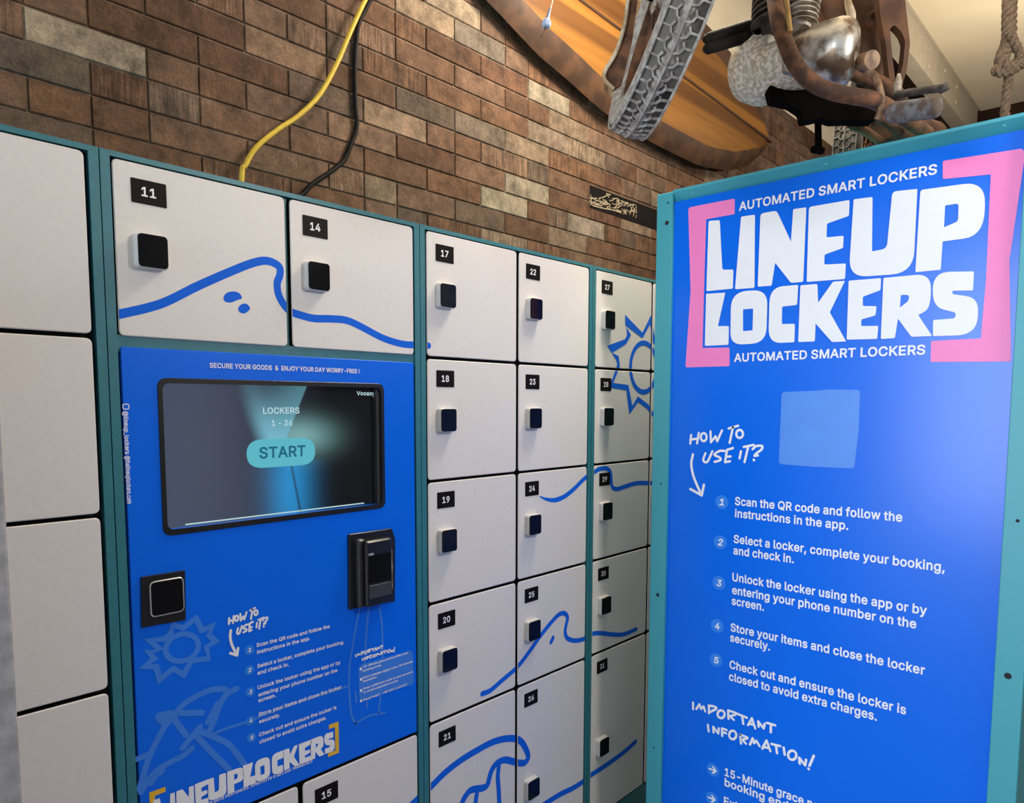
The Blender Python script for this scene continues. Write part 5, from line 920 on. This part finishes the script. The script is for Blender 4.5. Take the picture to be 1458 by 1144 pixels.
# ================================================================== SURFBOARD ON THE WALL
def interp(tab, x):
    for (a, va), (c, vc) in zip(tab, tab[1:]):
        if a <= x <= c:
            t = (x-a)/(c-a); t = t*t*(3-2*t)*0.35+t*0.65; return va+(vc-va)*t
    return tab[0][1] if x < tab[0][0] else tab[-1][1]
LOW = [(0.42,3.065),(0.44,3.020),(0.50,2.955),(0.65,2.872),(0.93,2.789),(1.36,2.707),(1.72,2.688),(2.12,2.690),(2.40,2.733),(2.60,2.795),(2.74,2.862),(2.82,2.945),(2.838,2.985)]
UPP = [(0.42,3.070),(0.44,3.115),(0.50,3.17),(0.65,3.235),(0.93,3.30),(1.36,3.345),(1.72,3.36),(2.12,3.35),(2.416,3.30),(2.60,3.245),(2.74,3.165),(2.82,3.045),(2.838,2.990)]
sfc = Vector((1.45, 0.40, 3.02)); sb = thing('surfboard', 'long varnished wooden surfboard hung flat on the brick wall', 'surfboard', sfc)
def board(bm, frac_pts, deck):
    # rings along x: each section from the lower rail over the deck to the upper rail, or the chined rails
    xs = [0.42, 0.43, 0.45, 0.48, 0.52, 0.57, 0.63]+[0.70+k*0.10 for k in range(17)]+[2.40, 2.5, 2.58, 2.65, 2.71, 2.76, 2.80, 2.825, 2.838]; prev = None
    for x in xs:
        lo, up = interp(LOW, x), interp(UPP, x); c, h = (lo+up)/2, max((up-lo)/2, 0.002); vs = []
        ch = min(0.085, h*0.42)                              # width of the chined rail
        for f in frac_pts:
            if deck:
                z = c+f*(h-(ch if f < 0 else ch*1.35)); y = 0.345+0.012*f*f+(0.02*(1-min(1, h/0.12)))
            else:
                kind, t = f
                cw = ch if kind < 0 else ch*1.35
                z = c+kind*(h-cw*(1-t)); y = ({0: 0.357, 0.5: 0.369, 1: 0.402} if kind < 0 else {0: 0.357, 0.5: 0.364, 1: 0.378}).get(t, 0.402)+(0.02*(1-min(1, h/0.12)))*(1-t)
                if t == 2: z = c+kind*(h-ch*0.4); y = 0.425
            vs.append(bm.verts.new((x, y, z)))
        if prev:
            for i in range(len(vs)-1): bm.faces.new((prev[i], vs[i], vs[i+1], prev[i+1]))
        prev = vs
    bmesh.ops.recalc_face_normals(bm, faces=bm.faces)
b = NB(); board(b, [-1+k*0.1 for k in range(21)], True); obj('deck', b, M['board'], sb, True)
for kind in (-1, 1):
    b = NB(); board(b, [(kind, 0), (kind, 0.5), (kind, 1), (kind, 2)], False); obj('rail', b, M['rail_wood'], sb, True)
b = NB()
xs = [0.46+k*0.08 for k in range(30)]; xs = [x for x in xs if x < 2.825]+[2.83]; prev = None
for x in xs:
    c = 3.040+(x-1.016)*(2.972-3.037)/(2.81-1.016)
    vs = [b.verts.new((x, 0.3405, c-0.005)), b.verts.new((x, 0.3405, c+0.005)), b.verts.new((x, 0.36, c+0.005)), b.verts.new((x, 0.36, c-0.005))]
    if prev:
        for i in range(4): b.faces.new((prev[i], vs[i], vs[(i+1) % 4], prev[(i+1) % 4]))
    prev = vs
bmesh.ops.recalc_face_normals(b, faces=b.faces); obj('stringer', b, M['stringer'], sb)
b = NB()
for x in (0.8, 2.2): box(b, x-0.03, x+0.03, 0.40, WY+0.002, 2.98, 3.06)
obj('wall_bracket', b, M['black'], sb)

# ================================================================== CORD WITH A CONNECTOR
cp = at_depth(777, 32, 2.05)
cdn = thing('hanging_connector', 'small pale blue cord connector hanging in front of the surfboard', 'connector', cp)
q = lambda u, v: at_depth(u, v, 2.05)
b = NB(); tube(b, [Vector((q(800,-60).x+0.05, q(800,-60).y, 3.505)), q(800,-60), q(792,-20), q(786.5,2), q(783.5,13)], 0.0022, 8); obj('cord', b, M['wire_white'], cdn, True)
b = NB(); tube(b, [q(783.5,12), q(780.5,22), q(778.8,29)], 0.006, 12, rad=lambda t: 0.0035+0.004*t); obj('boot', b, M['plug_clear'], cdn, True)
e0, e1 = q(779.2,28.5), q(777.4,38.5); ax = (e1-e0); b = NB(); lathe(b, e0, ax, [(0, 0.0105), (0.003, 0.0125), (ax.length-0.003, 0.0125), (ax.length, 0.010)], 6); obj('plug', b, M['plug_blue'], cdn)
b = NB(); tube(b, [q(777,38), q(774.5,46), q(771.5,52), q(769.5,50)], 0.0018, 8); obj('hook', b, M['rust'], cdn, True)

# ================================================================== ROPE
def twisted(bm, pts, r, strands=3, pitch_len=0.05, k=10):
    P = catmull(pts, k); L = [0]
    for a_, b_ in zip(P, P[1:]): L.append(L[-1]+(b_-a_).length)
    for s in range(strands):
        out = []; n0 = None
        for i, p in enumerate(P):
            t = (P[min(i+1, len(P)-1)]-P[max(i-1, 0)]).normalized()
            n0 = t.cross(Vector((0, 1, 0.2))).normalized() if n0 is None else (n0-t*n0.dot(t)).normalized()
            bb_ = t.cross(n0); an = 2*math.pi*(L[i]/pitch_len+s/strands)
            out.append(p+(n0*math.cos(an)+bb_*math.sin(an))*r*0.52)
        tube(bm, out, r*0.56, 8, smooth=False)
R_ = lambda u, v, d=1.95: at_depth(u, v, d)
tp = R_(1440,-40)
b = NB()
twisted(b, [Vector((tp.x, tp.y, 3.52)), tp, R_(1438,0), R_(1437,30), R_(1437,52), R_(1433,68), R_(1427,82), R_(1428,93), R_(1440,97), R_(1455,88), R_(1480,78), R_(1505,70)], 0.0175, 3, 0.055, 24)
rope = single('rope', b, M['rope'], 'thick knotted tan rope hanging from the ceiling above the blue sign', 'rope', True)
b = NB(); twisted(b, [R_(1437,45,1.93), R_(1445,62,1.93), R_(1452,80,1.94), R_(1440,100,1.95), R_(1424,104,1.95), R_(1418,100,1.95), R_(1424,94,1.96), R_(1436,97,1.97), R_(1436,110,1.97), R_(1433,135,1.98), R_(1431,160,1.99), R_(1430.5,180,2.0), R_(1430,192,2.0)], 0.0115, 3, 0.05, 24)
bmesh.ops.translate(b, verts=b.verts, vec=(0, 0, 0)); o2 = obj('rope_tail', b, M['rope'], rope, True)

# ================================================================== MOTORCYCLE HUNG UNDER THE CEILING
D = at_depth
mc = thing('motorcycle', 'old rusty motorcycle hung under the ceiling above the lockers', 'motorcycle', (0.6, -0.66, 2.03))
# front wheel (steered to the side, leaning)
sc_ = 0.82
WC = CAM+sc_*(Vector((0.431, -0.429, 2.504))-CAM); WR = 0.30*sc_; WW = 0.1*sc_
WN = Vector((math.cos(2.404)*math.cos(0.293), math.sin(2.404)*math.cos(0.293), math.sin(0.293)))
def wheel(name, c, n, R, W, tread_m, flank_m, spokes_n):
    h = W/2
    prof = [(-h*0.62, R-0.062), (-h*0.96, R-0.040), (-h*1.02, R-0.022), (-h*0.98, R-0.004), (-h*0.86, R+0.000), (-h*0.4, R+0.006), (0, R+0.008), (h*0.4, R+0.006), (h*0.86, R), (h*0.98, R-0.004), (h*1.02, R-0.022), (h*0.96, R-0.040), (h*0.62, R-0.062)]
    b = NB(); lathe(b, c, n, prof, 72, closed=True)
    wh = obj(name, b, flank_m, mc, True)
    # tread: raised honeycomb net over dark pits, plus shoulder and centre ribs
    a_, e1, e2 = axes(n)
    def P(ang, x, lift): # x in -1..1 across the tread
        rr = R+0.006*(1-x*x)+0.0015+lift
        return c+a_*(x*h*0.93)+(e1*math.cos(ang)+e2*math.sin(ang))*rr
    b = NB(); n_ = 120; grid = []
    for i in range(n_): grid.append([b.verts.new(P(2*math.pi*i/n_, x, 0.0)) for x in (-.92, -.5, 0, .5, .92)])
    for i in range(n_):
        for j in range(4): b.faces.new((grid[i][j], grid[(i+1) % n_][j], grid[(i+1) % n_][j+1], grid[i][j+1]))
    bmesh.ops.recalc_face_normals(b, faces=b.faces); obj('tread_base', b, M['tyre_pit'], wh, True)
    b = NB(); cells = 62; da = 2*math.pi/cells
    def bar(p, q, wd=0.0022, ht=0.0040):
        steps = 3; pv = None
        for k in range(steps+1):
            t = k/steps; an = p[0]+(q[0]-p[0])*t; x = p[1]+(q[1]-p[1])*t
            o = P(an, x, 0.0); up = (o-(c+a_*(x*h*0.93))).normalized()
            d = (P(q[0], q[1], 0)-P(p[0], p[1], 0)).normalized(); s = d.cross(up).normalized()
            vs = [b.verts.new(o-s*wd), b.verts.new(o-s*wd*0.7+up*ht), b.verts.new(o+s*wd*0.7+up*ht), b.verts.new(o+s*wd)]
            if pv:
                for i in range(3): b.faces.new((pv[i], vs[i], vs[i+1], pv[i+1]))
            pv = vs
    for i in range(cells):
        t = i*da
        for x0_, sgn in ((-0.5, 1), (0.5, -1)):
            # honeycomb column: two columns of hexagons each side of the centre rib
            off = 0 if sgn > 0 else da*0.5
            bar((t+off+da*0.18, x0_-0.16), (t+off-da*0.18+da*1.0-da*0.64, x0_+0.16)) if False else None
            bar((t+off, x0_-0.06), (t+off, x0_-0.06+0.0001)) if False else None
        for side in (-1, 1):
            # hexagon row next to the rib
            bar((t, side*0.02), (t+da*0.12, side*0.36)); bar((t+da*0.12, side*0.36), (t+da*0.5, side*0.50)); bar((t+da*0.5, side*0.50), (t+da*0.88, side*0.36)); bar((t+da*0.5, side*0.50), (t+da*0.5, side*0.92))
    obj('tread_net', b, tread_m, wh)
    b = NB()
    for x, wd in ((-0.94, 0.0028), (0.0, 0.0026), (0.94, 0.0028)):
        pts = [P(2*math.pi*i/96, x, 0.0035) for i in range(96)]; tube(b, pts, wd, 6, smooth=False, closed=True)
    obj('tread_rib', b, tread_m, wh, True)
    b = NB(); rr = R-0.062
    lathe(b, c, n, [(-h*0.66, rr+0.004), (-h*0.60, rr-0.008), (-h*0.3, rr-0.012), (0, rr-0.020), (h*0.3, rr-0.012), (h*0.60, rr-0.008), (h*0.66, rr+0.004), (0, rr+0.002)], 64, closed=True); obj('rim', b, M['rust'], wh, True)
    b = NB(); lathe(b, c, n, [(-h*0.95, 0.0), (-h*0.95, 0.022), (-h*0.8, 0.030), (-h*0.7, 0.018), (h*0.7, 0.018), (h*0.8, 0.030), (h*0.95, 0.022), (h*0.95, 0.0)], 24); obj('hub', b, M['alloy'], wh, True)
    for k in range(spokes_n):
        an = 2*math.pi*k/spokes_n; side = 1 if k % 2 else -1; off = 0.35*(1 if (k//2) % 2 else -1)
        A_ = c+a_*(side*h*0.78)+(e1*math.cos(an-off)+e2*math.sin(an-off))*0.028; B_ = c+(e1*math.cos(an)+e2*math.sin(an))*(rr-0.017)
        b = NB(); tube(b, [A_, B_], 0.0022, 6, smooth=False); obj('spoke', b, M['rust'], wh, True)
    return wh
wheel('front_wheel', WC, WN, WR, WW, M['tyre_white'], M['tyre_white'], 28)
rp_ = D(1202, 195, 2.25); RC = Vector((rp_.x+WR+0.01, rp_.y, 2.315)); wheel('rear_wheel', RC, Vector((0, 1, 0)), WR, 0.078, M['rubber_grey'], M['rubber_grey'], 28)
# fork, head, bars
up = Vector((0, 0, 1)); wa = WN.normalized(); wu = (up-wa*up.dot(wa)).normalized(); wf = wa.cross(wu)
if wf.x > 0: wf = -wf
HEAD = WC+wu*0.46-wf*0.14
b = NB()
for s in (-1, 1): tube(b, [WC+wa*s*0.062, HEAD+wa*s*0.062, HEAD+wu*0.14-wf*0.04+wa*s*0.062], 0.014, 12, smooth=False)
tube(b, [HEAD-wa*0.075, HEAD+wa*0.075], 0.017, 12, smooth=False); tube(b, [WC-wa*0.07, WC+wa*0.07], 0.009, 10, smooth=False)
obj('fork', b, M['oily'], mc, True)
b = NB(); hb = HEAD+wu*0.16-wf*0.04; tube(b, [hb-wa*0.30-wf*0.10, hb-wa*0.22, hb-wa*0.06+wu*0.0, hb+wa*0.06, hb+wa*0.22, hb+wa*0.30-wf*0.10], 0.011, 12); obj('handlebar', b, M['rust'], mc, True)
# front fender: curved sheet around the upper rear of the wheel
b = NB(); prev = None
for k in range(25):
    an = math.radians(-14+k*8.2); rr = WR+0.030+0.045*max(0, (5-k)/5)**1.5
    vs = []
    for j in range(9):
        x = -1+j/4; lip = 0.016*abs(x)**4
        vs.append(b.verts.new(WC+wa*(x*0.062)+(-wf*math.cos(an)+wu*math.sin(an))*(rr-0.020*x*x-lip)))
    if prev:
        for i in range(8): b.faces.new((prev[i], vs[i], vs[i+1], prev[i+1]))
    prev = vs
bmesh.ops.solidify(b, geom=b.faces[:], thickness=0.003); bmesh.ops.recalc_face_normals(b, faces=b.faces)
FEND = obj('front_fender', b, M['fender'], mc, True)
fd = 1.56; b = NB(); px = [(895,-40),(894,0),(889,36),(877,74),(862,100),(861,113),(874,127),(886,118),(900,60),(908,0),(910,-40)]
plate3_px = rounded(px, 3)
A_ = [b.verts.new(D(u, v, fd)) for u, v in plate3_px]; B_ = [b.verts.new(D(u, v, fd)+FWD*0.012) for u, v in plate3_px]
for t in tessellate_polygon([[v.co for v in A_]]): b.faces.new([A_[i] for i in t]); b.faces.new([B_[i] for i in t][::-1])
for i in range(len(A_)): b.faces.new((A_[i], A_[(i+1) % len(A_)], B_[(i+1) % len(A_)], B_[i]))
bmesh.ops.recalc_face_normals(b, faces=b.faces); obj('fender_flap', b, M['rust'], mc)
b = NB(); tube(b, [D(u, v, fd-0.004) for u, v in px[:7]], 0.0042, 10); obj('fender_edge', b, M['fender'], mc, True)
# engine: crankcase, covers, finned barrel
EC = D(1128, 92, 1.72)
b = NB(); lathe(b, EC+Vector((0, -0.085, 0)), (0, 1, 0), [(0, 0.045), (0.01, 0.060), (0.15, 0.062), (0.165, 0.045)], 28); box(b, EC.x+0.0, EC.x+0.26, EC.y-0.075, EC.y+0.07, EC.z-0.05, EC.z+0.035, 0.015)
obj('crankcase', b, M['cracked'], mc, True)
cl = D(1098, 95, 1.78)
b = NB(); lathe(b, cl, D(1052, 97, 1.86)-cl, [(-0.02, 0.080), (0.02, 0.088), (0.024, 0.083), (0.030, 0.088), (0.065, 0.080), (0.085, 0.060), (0.093, 0.03), (0.094, 0)], 40); obj('magneto_cover', b, M['cracked'], mc, True)
ca_ = D(1082, 48, 1.74); b = NB(); tube(b, [ca_+Vector((0.01, 0.01, -0.02)), ca_, D(1078, 38, 1.72)], 0.012, 14, smooth=False); obj('drain_plug', b, M['oily'], mc, True)
dc = D(1132, 80, 1.615); dt = D(1222, 74, 1.555); L_ = (dt-dc).length
b = NB(); lathe(b, dc, dt-dc, [(-0.02, 0.035), (0.0, 0.042), (L_*0.2, 0.054), (L_*0.45, 0.065), (L_*0.68, 0.0705), (L_*0.80, 0.069), (L_*0.90, 0.061), (L_*0.965, 0.047), (L_*0.985, 0.036), (L_*0.96, 0.024), (L_*0.93, 0.010), (L_*0.93, 0)], 48); obj('clutch_cover', b, M['chrome'], mc, True)
bc = D(1112, 42, 1.70); bt = D(1112, -95, 1.70); ba = (Vector((0.04, 0, 1))).normalized()
bc = D(1113, 44, 1.70)
b = NB(); prof = [(0, 0.045)]
for k in range(15): z = 0.012+k*0.0135; prof += [(z, 0.047), (z+0.001, 0.070), (z+0.0045, 0.070), (z+0.0055, 0.047)]
prof += [(0.225, 0.04)]; lathe(b, bc, ba, prof, 36); obj('cylinder_barrel', b, M['fin_dark'], mc, True)
fc = D(1140, 42, 1.64); b = NB(); prof = [(0, 0.02)]
for k in range(14): z = 0.006+k*0.0115; prof += [(z, 0.022), (z+0.001, 0.036), (z+0.004, 0.036), (z+0.005, 0.022)]
prof += [(0.175, 0.02)]; lathe(b, fc, Vector((0.16, -0.02, 1)), prof, 24); obj('finned_head_cover', b, M['alloy'], mc, True)
b = NB(); tube(b, [D(1119,-8,1.56), D(1122,18,1.55), D(1125,46,1.545)], 0.0055, 10); obj('oil_pipe', b, mat('yellowed brass pipe', (0.42, 0.25, 0.07), 0.45, var=0.4, scale=40), mc, True)
b = NB(); tube(b, [D(1159,38,1.74), D(1154,20,1.74), D(1158,8,1.74), D(1166,-6,1.74)], 0.012, 14); obj('carburettor', b, M['alloy'], mc, True)
b = NB(); tube(b, [D(1100,-25,1.66), D(1103,0,1.62), D(1108,28,1.58), D(1117,57,1.56), D(1128,84,1.545), D(1144,107,1.535), D(1165,123,1.53), D(1190,132,1.525), D(1215,137,1.52), D(1241,142,1.53), D(1262,152,1.60), D(1290,170,1.72), D(1320,190,1.9)], 0.0168, 16); obj('exhaust_pipe', b, M['rust'], mc, True)
b = NB(); tube(b, [D(1258,182,1.92), D(1290,188,2.02), D(1325,196,2.15)], 0.04, 20, rad=lambda t: 0.030+0.016*min(1, t*2.5)); obj('muffler', b, M['rust_light'], mc, True)
# dark gearbox belly
def plate3(bm, px, d0, thick):
    A_ = [bm.verts.new(D(u, v, d0)) for u, v in px]; B_ = [bm.verts.new(D(u, v, d0)+FWD*thick) for u, v in px]
    for t in tessellate_polygon([[v.co for v in A_]]):
        bm.faces.new([A_[i] for i in t]); bm.faces.new([B_[i] for i in t][::-1])
    for i in range(len(A_)):
        j = (i+1) % len(A_); bm.faces.new((A_[i], A_[j], B_[j], B_[i]))
    bmesh.ops.recalc_face_normals(bm, faces=bm.faces)
b = NB(); plate3(b, rounded([(1094,123),(1126,108),(1140,114),(1165,130),(1195,138),(1240,142),(1264,158),(1242,172),(1212,171),(1187,172),(1169,167),(1158,170),(1144,172),(1141,158),(1126,148),(1099,142)], 3), 1.72, 0.03); obj('gearbox', b, M['oily'], mc, True)
# foot pegs
def peg(name, p, q, r, m, lobes=False):
    b = NB(); ax = q-p; L_ = ax.length
    prof = [(0, r*0.55), (0.006, r*0.9), (0.016, r), (L_*0.5, r*0.97), (L_-0.012, r), (L_-0.004, r*0.85), (L_, r*0.55)]
    lathe(b, p, ax, prof, 20)
    return obj(name, b, m, mc, True)
peg('foot_peg', D(1264,162,1.53), D(1339,152,1.45), 0.0215, mat('worn blue grey rubber', (0.155, 0.15, 0.155), 0.85, scale=60, bump=0.4, color2=(0.085, 0.058, 0.042)))
b = NB()
for dy in (0.0, 13.5):
    p_, q_ = D(1003,57+dy,1.72), D(1071,35+dy*1.15,1.76); lathe(b, p_, q_-p_, [(0, 0.007), (0.008, 0.0125), (0.02, 0.0135), ((q_-p_).length-0.004, 0.0135), ((q_-p_).length, 0.009)], 18)
tube(b, [D(1060,44,1.75), D(1090,32,1.76), D(1108,60,1.78)], 0.009, 12); obj('foot_peg', b, M['rubber_dark'], mc, True)
b = NB(); tube(b, [D(1275,136,1.66), D(1300,131,1.62), D(1344,125,1.56)], 0.0085, 12); tube(b, [D(1341,121,1.56), D(1345,130,1.56)], 0.010, 12, smooth=False); obj('kick_lever', b, M['rubber_grey'], mc, True)
# brake lever with pivot barrel
p_, q_ = D(1228,90,1.56), D(1242,85,1.53); b = NB(); lathe(b, p_, q_-p_, [(-0.012, 0.010), (0.0, 0.011), (0.001, 0.019), ((q_-p_).length, 0.019), ((q_-p_).length+0.001, 0.012), ((q_-p_).length+0.001, 0)], 22)
tube(b, [D(1236,100,1.545), D(1245,108,1.54), D(1251,122,1.53), D(1255,140,1.53), D(1254,155,1.54), D(1250,170,1.55)], 0.0075, 12); obj('brake_lever', b, mat('flaking tan paint', (0.26, 0.15, 0.075), 0.6, scale=40, bump=0.3, color2=(0.10, 0.045, 0.02)), mc, True)
# frame tubes and sheet metal
b = NB(); tube(b, [D(1210,104,1.72), D(1245,120,1.72), D(1285,143,1.72)], 0.0135, 12); tube(b, [D(1210,176,1.86), D(1240,192,1.9), D(1272,216,1.95)], 0.011, 12); tube(b, [D(1214,150,1.8), D(1260,172,1.82), D(1282,190,1.85)], 0.012, 12)
tube(b, [HEAD+wu*0.1, Vector((EC.x-0.05, EC.y, EC.z+0.42)), Vector((RC.x-0.30, RC.y-0.02, EC.z+0.36)), RC+Vector((0, 0.06, 0.0))], 0.016, 12)
tube(b, [RC+Vector((0, -0.06, 0.0)), D(1285,143,1.80), D(1210,104,1.74), EC+Vector((0.02, 0, 0))], 0.013, 12)
obj('frame', b, M['rust'], mc, True)
b = NB(); tube(b, [D(1164,160,1.80), D(1165,190,1.80), D(1165.5,214,1.80)], 0.0085, 10); tube(b, [D(1158,213,1.79), D(1170,215,1.81)], 0.009, 10, smooth=False); obj('kickstand', b, M['oily'], mc, True)
def sheet(px, hole, d0, thick, name, m):
    b = NB(); tops = []
    for dd in (0, 1):
        tops.append([[b.verts.new(D(u, v, d0)+FWD*thick*dd+RIGHT*0.0) for u, v in lp] for lp in ([px]+([hole] if hole else []))])
    for dd, lp in enumerate(tops):
        fl_ = [v for l in lp for v in l]
        for t in tessellate_polygon([[v.co for v in l] for l in lp]):
            f_ = [fl_[i] for i in t]; b.faces.new(f_ if dd == 0 else f_[::-1])
    for l0, l1 in zip(tops[0], tops[1]):
        for i in range(len(l0)):
            j = (i+1) % len(l0); b.faces.new((l0[i], l0[j], l1[j], l1[i]))
    bmesh.ops.recalc_face_normals(b, faces=b.faces); return obj(name, b, m, mc, True)
sheet(rounded([(1250,-40),(1285,-40),(1291,20),(1296,62),(1291,100),(1281,134),(1270,137),(1266,110),(1261,60),(1253,20)], 6), rounded([(1267,40),(1274,35),(1284,46),(1289,58),(1286,90),(1279,120),(1275,118),(1270,75)], 4), 1.73, 0.022, 'fender_stay', M['rust_light'])
b = NB(); px = [(1163,-60),(1164,-10),(1170,20),(1186,40),(1205,60),(1222,95),(1244,128),(1258,132),(1262,100),(1258,50),(1252,0),(1250,-60)]
plate3(b, rounded(px, 8), 1.80, 0.05); obj('rear_fender', b, M['rust_light'], mc, True)
b = NB(); lathe(b, D(1243,28,1.785), -FWD, [(0, 0.022), (0.006, 0.020), (0.012, 0.012), (0.008, 0.004), (0.008, 0)], 20); obj('fender_boss', b, M['rust'], mc, True)
b = NB(); tube(b, [D(1205,-40,1.75), D(1207,0,1.75), D(1212,20,1.75), D(1211,34,1.76)], 0.008, 10, rad=lambda t: 0.006+0.006*t); obj('cable_guide', b, M['fender'], mc, True)
b = NB(); lathe(b, D(1279,118,1.68)+Vector((0, 0, 0)), up, [(-0.02, 0.008), (0.0, 0.009), (0.012, 0.006), (0.02, 0.003), (0.02, 0)], 14); obj('grease_nipple', b, M['alloy'], mc, True)
# tank and saddle, above the picture
tk = Vector((EC.x-0.02, EC.y, EC.z+0.50)); b = NB(); tube(b, [tk+Vector((-0.24, 0, 0.02)), tk+Vector((-0.12, 0, 0.02)), tk+Vector((0.05, 0, 0)), tk+Vector((0.2, 0, -0.02))], 0.1, 24, rad=lambda t: 0.05+0.075*math.sin(math.pi*min(1, t*1.1+0.1))**0.7 if 0 < t < 1 else 0.03); obj('fuel_tank', b, M['rust_light'], mc, True)
b = NB(); box(b, tk.x+0.22, tk.x+0.66, tk.y-0.10, tk.y+0.10, tk.z-0.06, tk.z+0.01, 0.028, 3); obj('saddle', b, M['rubber_dark'], mc, True)
# hanging wires to the ceiling
for nm, p, lab in (('hanging_wire', Vector((WC.x+0.1, WC.y-0.05, 2.72)), 'steel wire holding up the front of the rusty motorcycle'), ('hanging_wire', Vector((RC.x-0.30, RC.y-0.02, EC.z+0.36)), 'steel wire holding up the rear of the rusty motorcycle')):
    b = NB(); tube(b, [p if nm else p, Vector((p.x, p.y, 3.515))], 0.003, 8, smooth=False); single(nm, b, M['silver'], lab, 'wire', True)
